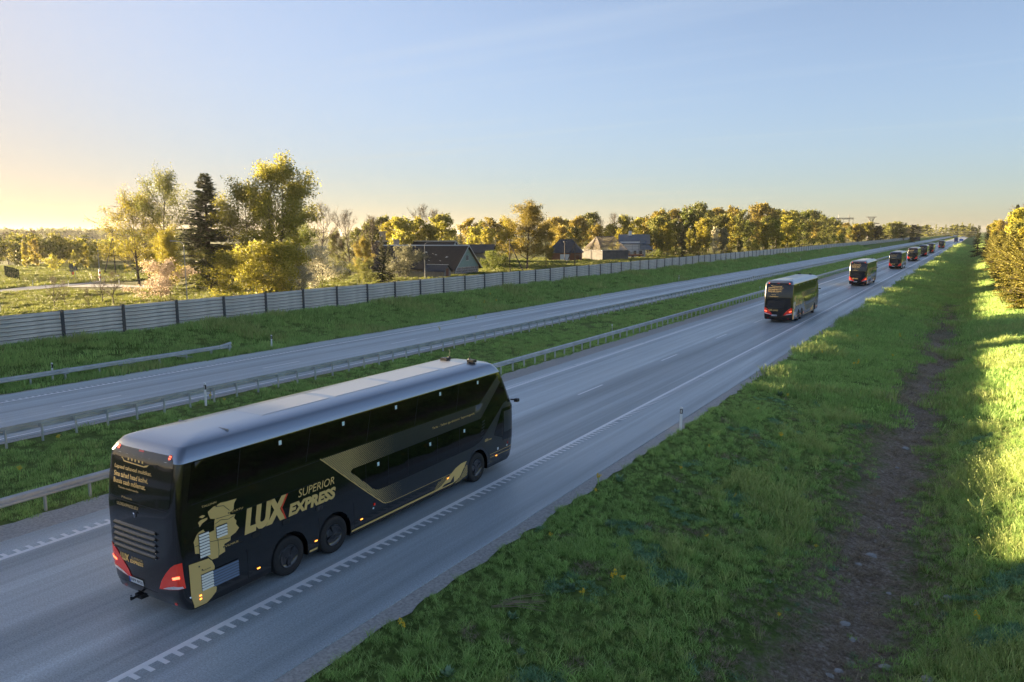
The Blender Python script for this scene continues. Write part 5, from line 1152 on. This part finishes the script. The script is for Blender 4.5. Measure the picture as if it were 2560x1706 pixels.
grow('broadA', 695, 121, 428, 1.02, 'yellow', 'largest yellow-green tree, right of the tall spruce', rz=0.2)
grow('broadB', 622, 124, 478, 1.1, 'yellow', 'leafy yellow-green tree leaning against the left side of the largest tree', rz=2.6)
grow('bushB', 598, 111, 640, 1.3, 'yellow', 'bright yellow-green bush hanging over the wall below the largest tree', 'bush')
grow('bushB', 655, 112, 622, 1.2, 'yellow', 'bushy yellow shrub in the middle below the largest tree', 'bush')
grow('bush', 705, 110, 640, 0.95, 'gold', 'golden shrub just behind the wall, right below the largest tree', 'bush')
grow('broadB', 745, 128, 545, 0.85, 'green', 'green tree in shade on the right flank of the largest tree')
grow('bush', 748, 114, 678, 0.8, 'white', 'low whitish bush right of the golden shrub', 'bush')
grow('bush', 796, 122, 640, 0.95, 'white', 'white blossoming bush behind the wall right of the tree group', 'bush')
# --- orchard and yard between the group and the barn
for i, (k, px, D, top, wd, mt, lb) in enumerate([
 ('bare', 805, 165, 524, 0.9, 'brown', 'bare pinkish tree just right of the largest tree'), ('bare', 872, 160, 540, 1.05, 'brown', 'dark bare tree with spreading crown left of the barn'),
 ('bareB', 935, 185, 545, 1.0, 'brown', 'bare tree directly left of the barn chimney'), ('broadB', 905, 150, 604, 0.9, 'orange', 'orange-leaved tree left of the dark spruce by the barn'),
 ('bush', 850, 132, 668, 0.9, 'olive', 'grey-green fruit tree in the yard beside the white bush'), ('bush', 905, 136, 660, 1.0, 'olive', 'low fruit tree in the yard left of the dark spruce'),
 ('bush', 1012, 141, 636, 1.0, 'silver', 'silvery leaved bush in front of the left end of the barn'), ('broadB', 845, 170, 585, 0.8, 'olive', 'dark olive tree behind the yard fruit trees')]):
    grow(k, px, D, top, wd, mt, lb, 'bush' if k.startswith('bush') else 'tree')
grow('spruceB', 955, 134, 592, 1.0, 'needle', 'dark spruce standing left of the barn roof', 'spruce'); grow('spruceB', 972, 141, 608, 0.9, 'needle', 'smaller dark spruce tucked against the barn', 'spruce')
grow('spruceB', 1152, 262, 570, 0.75, 'needle', 'small dark spruce behind the barn ridge, between yellow trees', 'spruce')
grow('bush', 1225, 172, 640, 1.3, 'green', 'green bush right of the barn gable', 'bush'); grow('bush', 1262, 168, 652, 1.0, 'green', 'second green bush right of the barn, at the braced pole', 'bush')
grow('broadA', 1318, 184, 522, 1.3, 'orange', 'large orange-brown tree standing alone right of the barn', rz=1.2); grow('broadB', 1275, 190, 555, 0.8, 'gold', 'golden tree forming the left half beside the large orange tree')
grow('broadB', 1365, 192, 560, 0.75, 'orange', 'smaller orange tree on the right of the large orange one')
# --- woods behind the village and along the wall
rt_ = random.Random(9)
def wood(spec, where, n0=0):
    order = sorted(spec, key=lambda s: s[1]); cn = {'yellow': 'yellow-green', 'gold': 'golden', 'orange': 'orange-brown', 'olive': 'olive', 'green': 'green', 'brown': 'bare', 'silver': 'silvery', 'needle': 'dark needled', 'white': 'whitish'}
    for i, (k, px, D, top, wd, mt) in enumerate(order):
        grow(k, px, D, top, wd, mt, f'{cn[mt]} tree in {where}, {ordinal(i)} from the left', 'tree', 'trees in ' + where)
behind = []
for px, top, mt, k, D in ((985, 552, 'gold', 'farA', 215), (1012, 560, 'yellow', 'farC', 205), (1040, 548, 'gold', 'farB', 225), (1062, 524, 'brown', 'bare', 240), (1085, 530, 'brown', 'bareB', 235), (1108, 543, 'yellow', 'farA', 230), (1075, 575, 'gold', 'farC', 210), (1130, 575, 'olive', 'farB', 245),
  (1172, 552, 'orange', 'farA', 300), (1200, 556, 'olive', 'farB', 310), (1228, 550, 'orange', 'farA', 305), (1255, 553, 'orange', 'farB', 320), (1190, 578, 'yellow', 'farC', 285), (1222, 580, 'gold', 'farC', 280), (1395, 548, 'orange', 'farA', 320), (1420, 552, 'olive', 'farB', 330), (1445, 548, 'orange', 'farA', 325), (1478, 537, 'olive', 'farA', 335), (1502, 556, 'brown', 'bare', 330), (1532, 538, 'brown', 'bareB', 345), (1400, 575, 'orange', 'farC', 300), (1440, 578, 'olive', 'farC', 298), (1490, 572, 'orange', 'farC', 310), (1528, 566, 'yellow', 'farA', 330), (1560, 552, 'yellow', 'farC', 330), (1592, 550, 'yellow', 'farA', 335), (1618, 545, 'olive', 'farB', 340), (1555, 580, 'gold', 'farC', 315), (960, 545, 'olive', 'farB', 230), (930, 570, 'olive', 'farC', 225), (890, 575, 'olive', 'farB', 235)):
    behind.append((k, px, D, top, 1.0, mt))
wood(behind, 'the wood behind the village')
strip_ = []
tops = [(1640, 534), (1660, 529), (1690, 530), (1718, 521), (1745, 524), (1770, 532), (1795, 526), (1822, 521), (1848, 532), (1870, 530), (1892, 524), (1912, 517), (1938, 528), (1960, 530), (1985, 532), (2008, 531), (2030, 537), (2052, 541), (2072, 548), (2092, 553), (2112, 560), (2132, 566)]
mts = ['orange', 'olive', 'orange', 'brown', 'olive', 'olive', 'orange', 'orange', 'olive', 'orange', 'orange', 'orange', 'olive', 'gold', 'olive', 'orange', 'olive', 'olive', 'green', 'olive', 'orange', 'olive']
for i, (px, tp) in enumerate(tops):
    D = 300+(px-1640)*0.55+max(0, px-1960)*1.2; k = ['farA', 'farB', 'farA', 'bareB', 'farC', 'farA'][i % 6]
    if mts[i] == 'brown': k = 'bareB'
    strip_.append((k, px, D, tp, 0.95, mts[i]))
    strip_.append((['farC', 'farB', 'farA'][i % 3], px+rt_.uniform(-9, 9), D-22, tp+rt_.uniform(14, 34)*(1.0 if px < 2000 else 0.5), 0.9, ['olive', 'gold', 'brown', 'green', 'orange', 'olive'][i % 6] if i % 6 != 2 else 'olive'))
strip_ += [('farC', 1755, 282, 560, 0.7, 'gold'), ('spruceB', 1704, 272, 562, 1.0, 'needle'), ('farB', 1668, 276, 560, 0.8, 'gold'), ('farB', 1722, 280, 576, 0.6, 'yellow'), ('farB', 1785, 286, 572, 0.6, 'white'), ('farC', 1808, 284, 580, 0.6, 'silver'), ('farC', 1850, 292, 606, 0.7, 'olive'), ('farA', 1965, 330, 545, 1.0, 'yellow'), ('farC', 1930, 318, 560, 0.95, 'yellow'), ('farC', 1905, 312, 570, 0.8, 'gold'), ('scrub', 1690, 262, 625, 1.0, 'olive'), ('scrub', 1645, 262, 630, 1.0, 'green'), ('scrub', 1820, 290, 615, 1.0, 'gold'), ('scrub', 1880, 300, 612, 1.0, 'yellow'), ('scrub', 1740, 272, 622, 0.9, 'orange'), ('scrub', 2010, 350, 600, 1.2, 'olive'), ('scrub', 2050, 380, 600, 1.2, 'olive'), ('scrub', 2090, 410, 597, 1.2, 'green')]
wood(strip_, 'the roadside wood behind the noise wall')
far_ = []
for i in range(26):
    px = 2125+i*6.6+rt_.uniform(-3, 3); D = rt_.choice((700, 850, 1000)); far_.append((['farA', 'farB', 'farC', 'spruceB'][i % 4] if i % 4 < 3 else 'spruceB', px, D, 563+0.02*(px-2125)+rt_.uniform(-3, 8), 1.2, ['olive', 'orange', 'gold', 'needle', 'olive', 'brown', 'yellow'][i % 7] if i % 4 < 3 else 'needle'))
far_ = [(k if m_ != 'brown' else 'bareB', a, b_, c, d, m_) for k, a, b_, c, d, m_ in far_]
wood(far_, 'the far row of trees under the pylons')
# --- scrub on the left in front of the fields
sc_ = []
for i in range(30):
    px = -20+i*15+rt_.uniform(-6, 6); D = rt_.uniform(265, 330); sc_.append((['scrub', 'farC', 'scrub'][i % 3], px, D, 612+rt_.uniform(-8, 12), 1.15 if i % 3 != 1 else 1.25, ['yellow', 'green', 'yellow', 'olive', 'gold', 'yellow'][i % 6]))
for px, tp in ((20, 583), (45, 578), (90, 577), (70, 590)): sc_.append(('bareB', px, 285, tp, 1.0, 'brown'))
wood(sc_, 'the scrub belt on the far left')
for px, D, tp, k, mt, lb in ((65, 235, 606, 'farB', 'gold', 'golden tree on the lit lawn, left of the road signs'), (88, 238, 600, 'farB', 'orange', 'brownish tree beside the golden one on the lit lawn'), (131, 217, 648, 'scrub', 'yellow', 'small round bush alone on the lit lawn'), (190, 221, 624, 'farB', 'yellow', 'left tree of the pale pair behind the road signs'), (212, 221, 614, 'farB', 'gold', 'right tree of the pale pair behind the road signs'), (241, 225, 650, 'scrub', 'olive', 'small bush right of the pale pair of trees')):
    grow(k, px, D, tp, 0.62 if k == 'farB' else 0.8, mt, lb, 'bush' if k == 'scrub' else 'tree')
for px, py, h, lb in ((137, 772, 3.6, 'leafless sapling, left one on the near lawn behind the wall'), (162, 762, 2.8, 'leafless sapling, second on the near lawn behind the wall'), (257, 759, 3.2, 'leafless sapling left of the bare shrub on the near lawn'), (285, 762, 3.8, 'bare spreading shrub on the near lawn, left of the pink bush'), (222, 770, 2.2, 'smallest leafless sapling on the near lawn behind the wall')):
    g_ = at(px, py); plant('bare', g_, h, 1.3 if 'shrub' in lb else 0.8, 'brown', lb, 'bush', 'leafless saplings on the near lawn')
plant('broadB', (-82, 8), 11, 1.2, 'olive', 'leafy tree just outside the left picture edge, shading the near ditch'); plant('broadB', (-84, -6), 12, 1.3, 'olive', 'second leafy tree outside the left picture edge, shading the near ditch')
# --- right-hand side: row of young spruces, older trees behind
k = 0
for i in range(25):
    y = 99+i*6.2*(1+0.012*i); x = 5.0+0.5*math.sin(i*2.1)-0.004*(y-100); h = 7.6+0.9*math.sin(i*1.3)
    plant('youngA' if i % 2 else 'youngB', (x, y), h, 1.0+0.12*math.sin(i*3.1), 'young', f'golden lit young spruce in the row right of the ditch, {ordinal(i)} from the camera', 'spruce', 'row of young spruces right of the ditch'); k += 1
for i in range(14):
    y = 106+i*10; plant('youngB' if i % 2 else 'youngA', (8.6+0.6*math.sin(i*1.7), y), 8.2+0.8*math.sin(i), 1.1, 'young', f'young spruce in the second row right of the ditch, {ordinal(i)} from the camera', 'spruce', 'second row of young spruces right of the ditch')
plant('spruceB', (0.6, 322), 11.5, 1.15, 'needle', 'dark spruce closest to the carriageway in the right distance', 'spruce'); plant('spruceB', (3.0, 300), 10.5, 1.15, 'needle', 'second dark spruce beside the carriageway in the right distance', 'spruce')
for i, (px, D, tp, kd, mt) in enumerate(((2534, 255, 511, 'spruce', 'needle'), (2552, 215, 530, 'farA', 'yellow'), (2518, 300, 545, 'spruceB', 'needle'), (2500, 420, 553, 'farB', 'orange'), (2490, 450, 556, 'farA', 'gold'), (2478, 520, 560, 'farA', 'orange'), (2560, 260, 515, 'bareB', 'brown'), (2512, 380, 556, 'bare', 'brown'), (2575, 180, 540, 'farA', 'olive'), (2590, 150, 560, 'farA', 'gold'))):
    grow(kd, px, D, tp, 0.95, mt, ['tall dark spruce above the young spruce row at the right edge', 'yellow-green tree at the right picture edge above the young spruces', 'dark spruce left of the tall one above the young spruce row', 'orange tree behind the two dark spruces', 'golden tree at the far right, left of the orange one', 'small far orange tree beside the dark spruces', 'bare pinkish treetop at the top right edge', 'bare tree between the dark spruces at right', 'olive tree just beyond the right picture edge', 'golden tree beyond the right picture edge'][i], 'spruce' if mt == 'needle' else 'tree')
# --- the far forest on the horizon reads as one mass
def far_forest():
    rng = np.random.default_rng(4); Vs = []; n = 0
    src = [TP['spruceB'][0][1], TP['farB'][0][1], TP['farA'][0][1]]; arr = []
    for me in src:
        v_ = np.empty(len(me.vertices)*3, np.float32); me.vertices.foreach_get('co', v_); v_ = v_.reshape(-1, 4, 3)
        v_ = v_[rng.permutation(len(v_))[:420]]; c = v_.mean(1, keepdims=True); arr.append(c+(v_-c)*2.6)
    for i in range(760):
        f = rng.random(); px = -60+f*2500 if i % 2 else -60+f*560; D = rng.uniform(1250, 1750)
        loc = col_at(px, D, 600); a = arr[0 if rng.random() < 0.55 else int(rng.integers(1, 3))]; s = rng.uniform(1.35, 2.0) if a is arr[0] else rng.uniform(0.9, 1.35)
        th = rng.uniform(0, 6.28); R_ = np.array([[math.cos(th), -math.sin(th), 0], [math.sin(th), math.cos(th), 0], [0, 0, 1]]); Vs.append((a*np.array([1.5, 1.5, 1.0])*s) @ R_.T + np.array([loc.x, loc.y, 0]))
    V = np.concatenate(Vs).reshape(-1, 3); me = fast_mesh('far_forest', V, np.arange(len(V)).reshape(-1, 4)); me.materials.append(LEAF['olive']); return me
tag(link('far_forest', far_forest()), 'hazy dark forest line along the horizon', 'forest', kind='stuff')
# ================================================================ grass, flowers, stones
def blades(seed, n, h, spread, w, curve=0.5, hv=0.4, head=0.0):
    rng = np.random.default_rng(seed); r = spread*np.sqrt(rng.random(n)); th = rng.uniform(0, 6.283, n)
    b0 = np.stack([r*np.cos(th), r*np.sin(th), np.full(n, -0.03)], 1); hh = h*rng.uniform(1-hv, 1+hv, n); la = rng.uniform(0, 6.283, n); ln = rng.uniform(0.1, 1.0, n)*curve
    d = np.stack([np.cos(la)*ln, np.sin(la)*ln, np.ones(n)], 1); mid = b0+d*(hh*0.55)[:, None]; d2 = d*np.array([2.2, 2.2, 0.75]); tip = mid+d2*(hh*0.45)[:, None]
    fa = rng.uniform(0, 6.283, n); sd = np.stack([np.cos(fa), np.sin(fa), np.zeros(n)], 1)*w*0.5*rng.uniform(0.6, 1.4, n)[:, None]
    V = np.stack([b0-sd, b0+sd, mid+sd*0.85, mid-sd*0.85, tip], 1).reshape(-1, 3); k = np.arange(n)*5
    F = np.concatenate([np.stack([k, k+1, k+2], 1), np.stack([k, k+2, k+3], 1), np.stack([k+3, k+2, k+4], 1)])
    if head > 0:     # seed heads: short wide slips at some tips
        q = np.arange(0, n, 3); c = tip[q]; u = np.array([0, 0, 1.0])*head; s2 = sd[q]*1.5; m0 = len(V)
        V = np.concatenate([V, np.stack([c-u*0.6, c+s2, c+u, c-s2], 1).reshape(-1, 3)]); z = m0+np.arange(len(q))*4
        F = np.concatenate([F, np.stack([z, z+1, z+2], 1), np.stack([z, z+2, z+3], 1)])
    return V, F
GR = {
 'lush': leafmat('lush_grass', [(0.22, 0.37, 0.09), (0.34, 0.52, 0.15), (0.49, 0.65, 0.22)], 0.35),
 'pale': leafmat('pale_seed_grass', [(0.26, 0.36, 0.10), (0.39, 0.49, 0.15), (0.53, 0.59, 0.23)], 0.35),
 'blue': leafmat('bluish_clover', [(0.13, 0.27, 0.13), (0.21, 0.38, 0.19), (0.32, 0.50, 0.27)], 0.3),
 'dry': leafmat('dry_grass', [(0.20, 0.155, 0.10), (0.34, 0.27, 0.18), (0.50, 0.42, 0.30)], 0.3),
}
GR['lawn'] = leafmat('lawn_grass', [(0.11, 0.145, 0.03), (0.175, 0.20, 0.045), (0.25, 0.25, 0.065)], 0.35)
grass_col = bpy.data.collections.new('grass_tufts')
def proto(name, VF, m):
    me = fast_mesh(name, *VF); me.materials.append(m); o = bpy.data.objects.new(name, me); grass_col.objects.link(o); return o
# the instance picker sorts by name
proto('a_lush', blades(1, 34, 0.17, 0.17, 0.015, 0.6), GR['lush']); proto('b_lush_tall', blades(2, 30, 0.28, 0.18, 0.015, 0.7), GR['lush'])
proto('c_pale', blades(3, 26, 0.34, 0.15, 0.013, 0.6, 0.45, 0.034), GR['pale']); proto('d_blue', blades(4, 60, 0.12, 0.20, 0.020, 0.9), GR['blue'])
proto('e_dry', blades(5, 34, 0.16, 0.20, 0.012, 1.4), GR['dry']); proto('f_far', blades(6, 60, 0.26, 0.5, 0.028, 0.5), GR['lush']); proto('g_far_pale', blades(7, 50, 0.34, 0.5, 0.028, 0.5), GR['pale'])
proto('h_flat_dry', blades(8, 40, 0.10, 0.24, 0.012, 2.4), GR['dry'])
proto('i_lawn', blades(9, 60, 0.22, 0.5, 0.03, 0.6), GR['lawn'])
def in_view(X, Y, Z, margin=60):
    dx, dy, dz = X, Y, Z-CAMH; f = dx*CF.x+dy*CF.y+dz*CF.z; u = IW/2+FPX*(dx*CR.x+dy*CR.y+dz*CR.z)/f; v = IH/2-FPX*(dx*CU.x+dy*CU.y+dz*CU.z)/f
    return (f > 1) & (u > -margin) & (u < IW+margin) & (v < IH+margin*1.5)
def scatter(name, label, zones, seed):
    rng = np.random.default_rng(seed); P = []; I = []; S = []
    for (x0, x1, y0, y1, dens, pick, sc) in zones:
        n = int((x1-x0)*(y1-y0)*dens); X = rng.uniform(x0, x1, n); Y = rng.uniform(y0, y1, n); Z = zprof(X, Y)
        k = in_view(X, Y, Z); X, Y, Z = X[k], Y[k], Z[k]; idx, s, keep = pick(X, Y, rng)
        P.append(np.stack([X, Y, Z], 1)[keep]); I.append(idx[keep]); S.append((s*sc)[keep])
    P = np.concatenate(P); I = np.concatenate(I).astype(np.int32); S = np.concatenate(S)
    me = bpy.data.meshes.new(name); me.vertices.add(len(P)); me.vertices.foreach_set('co', P.astype(np.float32).ravel()); me.update()
    a = me.attributes.new('pick', 'INT', 'POINT'); a.data.foreach_set('value', I)
    a = me.attributes.new('size', 'FLOAT', 'POINT'); a.data.foreach_set('value', S.astype(np.float32))
    r = np.stack([rng.normal(0, 0.1, len(P)), rng.normal(0, 0.1, len(P)), rng.uniform(0, 6.283, len(P))], 1)
    a = me.attributes.new('turn', 'FLOAT_VECTOR', 'POINT'); a.data.foreach_set('vector', r.astype(np.float32).ravel())
    o = tag(link(name, me), label, 'grass', kind='stuff')
    ng = bpy.data.node_groups.new(name, 'GeometryNodeTree'); ng.interface.new_socket('Geometry', in_out='INPUT', socket_type='NodeSocketGeometry'); ng.interface.new_socket('Geometry', in_out='OUTPUT', socket_type='NodeSocketGeometry')
    N = ng.nodes.new; L = ng.links.new; gi = N('NodeGroupInput'); go = N('NodeGroupOutput'); ip = N('GeometryNodeInstanceOnPoints'); ci = N('GeometryNodeCollectionInfo')
    ci.inputs['Collection'].default_value = grass_col; ci.inputs['Separate Children'].default_value = True; ci.inputs['Reset Children'].default_value = True
    def attr(n, t): q = N('GeometryNodeInputNamedAttribute'); q.data_type = t; q.inputs[0].default_value = n; return q.outputs[0]
    L(gi.outputs[0], ip.inputs['Points']); L(ci.outputs[0], ip.inputs['Instance']); ip.inputs['Pick Instance'].default_value = True
    L(attr('pick', 'INT'), ip.inputs['Instance Index']); L(attr('size', 'FLOAT'), ip.inputs['Scale'])
    e2r = N('FunctionNodeEulerToRotation'); L(attr('turn', 'FLOAT_VECTOR'), e2r.inputs[0]); L(e2r.outputs[0], ip.inputs['Rotation']); L(ip.outputs[0], go.inputs[0])
    md = o.modifiers.new('scatter', 'NODES'); md.node_group = ng; return o
def edge_right(Y): return -10.38+(0.13*vnoise(0, Y, 2.3, 1)+0.065*vnoise(3, Y, 7.1, 2))
def pick_bank(X, Y, rng):
    n1 = vnoise(X, Y, 0.45, 11); n2 = vnoise(X, Y, 1.1, 12); n3 = vnoise(X, Y, 0.22, 13); u = rng.random(len(X))
    idx = np.where(u < 0.5, 0, 1); idx = np.where((n1 > 0.05) & (u > 0.45), 2, idx); idx = np.where(u > 0.80, 2, idx); idx = np.where((n2 > 0.45) & (n3 > -0.2) & (u > 0.25), 3, idx)
    s = 0.85+0.35*n1+0.25*rng.normal(0, 1, len(X)); s = np.clip(s, 0.4, 1.7)
    # thin, dry growth in the ditch bottom and bare patches on the bank
    dd = np.abs(X+2.15+0.9*vnoise(X*0, Y, 0.35, 14)+0.5*vnoise(X, Y, 1.3, 16))+rng.normal(0, 0.28, len(X)); ditch = dd < 1.1; near = dd < 2.2
    idx = np.where(near & (u > 0.55), 4, idx); idx = np.where(ditch, np.where(u > 0.3, 7, 4), idx); s = np.where(near, s*0.8, s)
    keep = X > edge_right(Y)+0.02; keep &= ~(ditch & (rng.random(len(X)) > 0.36)); bare_ = (vnoise(X, Y, 0.9, 15) > 0.62) & (X < -5); idx = np.where(bare_ & (u > 0.3), 4, idx); keep &= ~(bare_ & (u > 0.72))
    s = np.where(X < -9.3, s*0.65, np.where(X < -7, s*0.8, s)); idx = np.where((X < -7.5) & (idx == 2), 1, idx)
    return idx, s, keep
def pick_far(X, Y, rng):
    n1 = vnoise(X, Y, 0.35, 21); u = rng.random(len(X)); idx = np.where((n1 > 0.25) & (u > 0.35), 6, 5); s = np.clip(0.85+0.3*n1+0.2*rng.normal(0, 1, len(X)), 0.4, 1.6)
    dd = np.abs(X+2.15+1.1*vnoise(X*0, Y, 0.35, 14)); dd = dd+rng.normal(0, 0.4, len(X)); u2 = rng.random(len(X)); dry_ = (dd < 1.5) & (X > -6) & (Y < 120); idx = np.where(dry_ & (u2 > 0.35), 4, idx); s = np.where(dry_, s*1.3, s); keep = ~(dry_ & (dd < 1.1) & (u2 < 0.45)) & (X > np.where(X > -15, edge_right(Y), -1e9)); return idx, s, keep
def pick_lawn(X, Y, rng):
    n1 = vnoise(X, Y, 0.3, 31); u = rng.random(len(X)); idx = np.where(u > -1, 8, 5); return idx, np.clip(0.8+0.3*n1+0.15*rng.normal(0, 1, len(X)), 0.4, 1.5), u > -1
scatter('verge_grass', 'long grass on the slopes of the ditch right of the motorway', [(-10.6, 9.0, 5, 24, 46, pick_bank, 0.85), (-10.6, 9.0, 24, 42, 28, pick_bank, 1.0), (-10.6, 12, 42, 75, 7, pick_far, 1.0), (-10.6, 12, 75, 150, 3.2, pick_far, 1.3), (-10.4, 10, 150, 320, 1.5, pick_far, 1.7), (-10.4, 6, 320, 620, 0.7, pick_far, 2.2)], 1)
def pick_med(X, Y, rng):
    i, s, k = pick_far(X, Y, rng); u = rng.random(len(X)); i = np.where(u < 0.8, 5, i); return i, s*0.75, k & (X < -24.0-0.1*vnoise(X*0, Y, 2.3, 3))
scatter('median_grass', 'short green grass on the median between the two guard rails', [(-33.3, -23.9, 4, 60, 7, pick_med, 0.8), (-33.3, -23.9, 60, 150, 3.5, pick_med, 1.0), (-33.2, -24, 150, 400, 1.5, pick_med, 1.6)], 2)
scatter('bank_grass', 'rough green grass on the bank below the noise wall', [(-51.3, -44.5, 12, 70, 6, pick_far, 1.25), (-51.3, -44.5, 70, 170, 3, pick_far, 1.6), (-51.3, -44.5, 170, 420, 1.6, pick_far, 2.0)], 3)
def pick_lit(X, Y, rng):
    i, s, k = pick_lawn(X, Y, rng); return i, s, k
scatter('lawn_grass', 'sunlit grass of the lawns behind the noise wall', [(-126, -53.5, 24, 68, 2.2, pick_lit, 1.5), (-112, -54, 68, 130, 1.2, pick_lit, 1.8), (-240, -136, 60, 130, 0.7, pick_lit, 2.2), (-130, -54, 130, 280, 0.5, pick_lit, 2.2)], 4)

# --- yellow flowers, weeds, stones, dry sticks
M['petal'] = pmat('yellow_petals', (0.75, 0.52, 0.02), 0.6); M['pebble'] = pmat('pale_stone', (0.34, 0.33, 0.32), 0.85, var=0.3, vscale=6, bump=0.5)
def flower_mesh(seed):
    rng = np.random.default_rng(seed); st = MB(); pt = MB()
    for i in range(6):
        a = rng.uniform(0, 6.28); h = rng.uniform(0.22, 0.42); tip = Vector((math.cos(a)*0.12*rng.random(), math.sin(a)*0.12*rng.random(), h)); st.tube([(0, 0, -0.02), tip*0.5+Vector((0, 0, 0.05)), tip], 0.006, 3)
        for k in range(5):
            c = tip+Vector(rng.normal(0, 0.022, 3)); pt.tube([c, c+Vector((0, 0, 0.012)), c+Vector((0, 0, 0.03))], [0.008, 0.021, 0.006], 5)
    return st.mesh('stems'), pt.mesh('flowers')
fm = [flower_mesh(s) for s in range(3)]
for a, b_ in fm: a.materials.append(GR['lush']); b_.materials.append(M['petal'])
FLW = [(1530, 1466, 1.0), (1556, 1470, .7), (1458, 1502, .7), (1010, 1588, .8), (1495, 1215, .9), (1488, 1240, .6), (2144, 920, 1.2), (2136, 922, .9), (1953, 1103, .9), (1772, 1125, .5), (1700, 1185, .6), (1895, 1032, .6), (2445, 1567, .8), (2040, 1380, .5), (1375, 1350, .5), (1836, 1250, .5), (1768, 1360, .6), (1970, 1000, .8), (2250, 850, 1.2), (2230, 900, .9), (1946, 1552, .5), (2055, 890, .9), (150, 1113, .9), (52, 1188, .8), (526, 1003, 1.0), (560, 1012, .7), (1190, 800, .9), (1100, 830, 1.0), (1500, 745, 1.1), (1240, 760, 1.3), (1210, 765, 1.3), (1226, 745, 1.2), (2143, 850, 1.0)]
def ground_hit(px, py):
    d = ray(px, py); t = 5.0
    for _ in range(4000):
        p = Vector((0, 0, CAMH))+d*t
        if p.z <= float(zprof(p.x, p.y)): return p
        t += 0.05+t*0.002
    return p
for i, (px, py, s) in enumerate(FLW):
    p = ground_hit(px, py); where = 'right of the shoulder' if p.x > -11 else ('on the median' if p.x > -34 else 'on the far bank')
    t = thing('yellow_flower', f'small clump of yellow flowers {where}, {ordinal(i)} of the scattered clumps', 'flower', p, i*1.3, 'yellow flower clumps in the grass'); t.scale = (1.1*s,)*3
    link('stems', fm[i % 3][0], None, t); link('flowers', fm[i % 3][1], None, t)
def stone_mesh(seed):
    bm = bmesh.new(); bmesh.ops.create_icosphere(bm, subdivisions=2, radius=1.0); rng = random.Random(seed); off = Vector((seed*3.1, 0, 0))
    for v in bm.verts: v.co *= 1+0.35*mnoise.noise(v.co*1.3+off); v.co.z *= 0.55
    me = bpy.data.meshes.new('stone'); bm.to_mesh(me); bm.free(); me.materials.append(M['pebble']); return me
sm_ = [stone_mesh(s) for s in range(4)]
for i, (px, py, s) in enumerate([(2178, 1391, .16), (2264, 1122, .16), (2222, 1485, .08), (2145, 1412, .10), (2296, 1513, .11), (2371, 1495, .10), (2328, 1150, .07), (2309, 1055, .07), (2242, 1170, .08), (2110, 1560, .12), (2130, 1600, .09), (2165, 1510, .09), (2095, 1680, .12), (2320, 1700, .14), (2215, 1670, .12), (2250, 1223, .06), (2365, 937, .10), (2075, 1690, .08)]):
    p = ground_hit(px, py); tag(link('stone', sm_[i % 4], None, None, p, (0, 0, i*1.1), (s*1.3, s, s)), f'pale stone lying in the ditch, {ordinal(i)} of the scattered stones', 'stone', 'pale stones lying in the ditch')
def weed_mesh(seed):
    rng = np.random.default_rng(seed); V = []; F = []
    for i in range(46):
        a = rng.uniform(0, 6.28); l = rng.uniform(0.10, 0.26); el = rng.uniform(0.15, 1.2); d = np.array([math.cos(a)*math.cos(el), math.sin(a)*math.cos(el), math.sin(el)]); s = np.array([-math.sin(a), math.cos(a), 0])*l*0.22; k = len(V)
        b0 = d*l*0.3*rng.random(); V += [b0, b0+d*l*0.5+s, b0+d*l, b0+d*l*0.5-s]; F.append((k, k+1, k+2, k+3))
    return fast_mesh('leaves', np.array(V), np.array(F))
M['weed'] = leafmat('grey_green_weed', [(0.13, 0.23, 0.12), (0.20, 0.32, 0.18), (0.29, 0.41, 0.25)], 0.3)
wm_ = [weed_mesh(s) for s in range(3)]
for m_ in wm_: m_.materials.append(M['weed'])
for i, (px, py, s) in enumerate([(1280, 1550, 1.2), (1120, 1695, 1.4), (1400, 1480, 1.2), (1430, 1475, 1.0), (1520, 1318, 1.2), (1535, 1372, 1.0), (1548, 1206, 1.8), (1965, 1180, 1.3), (1690, 1235, 1.2), (1950, 990, 1.6), (1840, 1300, 1.3), (1300, 1640, 1.0), (1620, 1330, 1.2), (2010, 1250, 1.4), (2380, 1480, 1.0)]):
    p = ground_hit(px, py); tag(link('weed', wm_[i % 3], None, None, p, (0, 0, i), (s*0.65,)*3), f'grey-green leafy weed on the roadside bank, {ordinal(i)} of the scattered weeds', 'weed', 'leafy weeds on the roadside bank')
p = ground_hit(1290, 1515); dt_ = thing('dry_branch', 'pale dry twigs lying on the grass of the near bank', 'branch', p + Vector((0, 0, 0.06)), 0.6); rs = random.Random(2)
for i in range(9): a = rs.uniform(-0.5, 0.5); part('twig', MB().tube([(-0.4+rs.uniform(-.2, .2), a*0.3, 0), (0.0, a*0.5, 0.05), (0.5+rs.uniform(0, .3), a, 0.08*rs.random())], [0.012, 0.01, 0.005], 4), GR['dry'], dt_)

# --- the evening air
HZ = 0.00004
hz = MB().box((-9100, -650, -4.0), (9100, 9100, 46.0)); hm = bpy.data.materials.new('haze_air'); hm.use_nodes = True; hn = hm.node_tree; hn.nodes.clear()
ho = hn.nodes.new('ShaderNodeOutputMaterial'); hv = hn.nodes.new('ShaderNodeVolumePrincipled'); hv.inputs['Color'].default_value = (0.9, 0.9, 0.92, 1); hv.inputs['Density'].default_value = HZ; hv.inputs['Anisotropy'].default_value = 0.45
hn.links.new(hv.outputs[0], ho.inputs['Volume']); tag(link('haze', hz, hm), 'thin evening haze lying over the whole landscape', 'haze', kind='stuff')
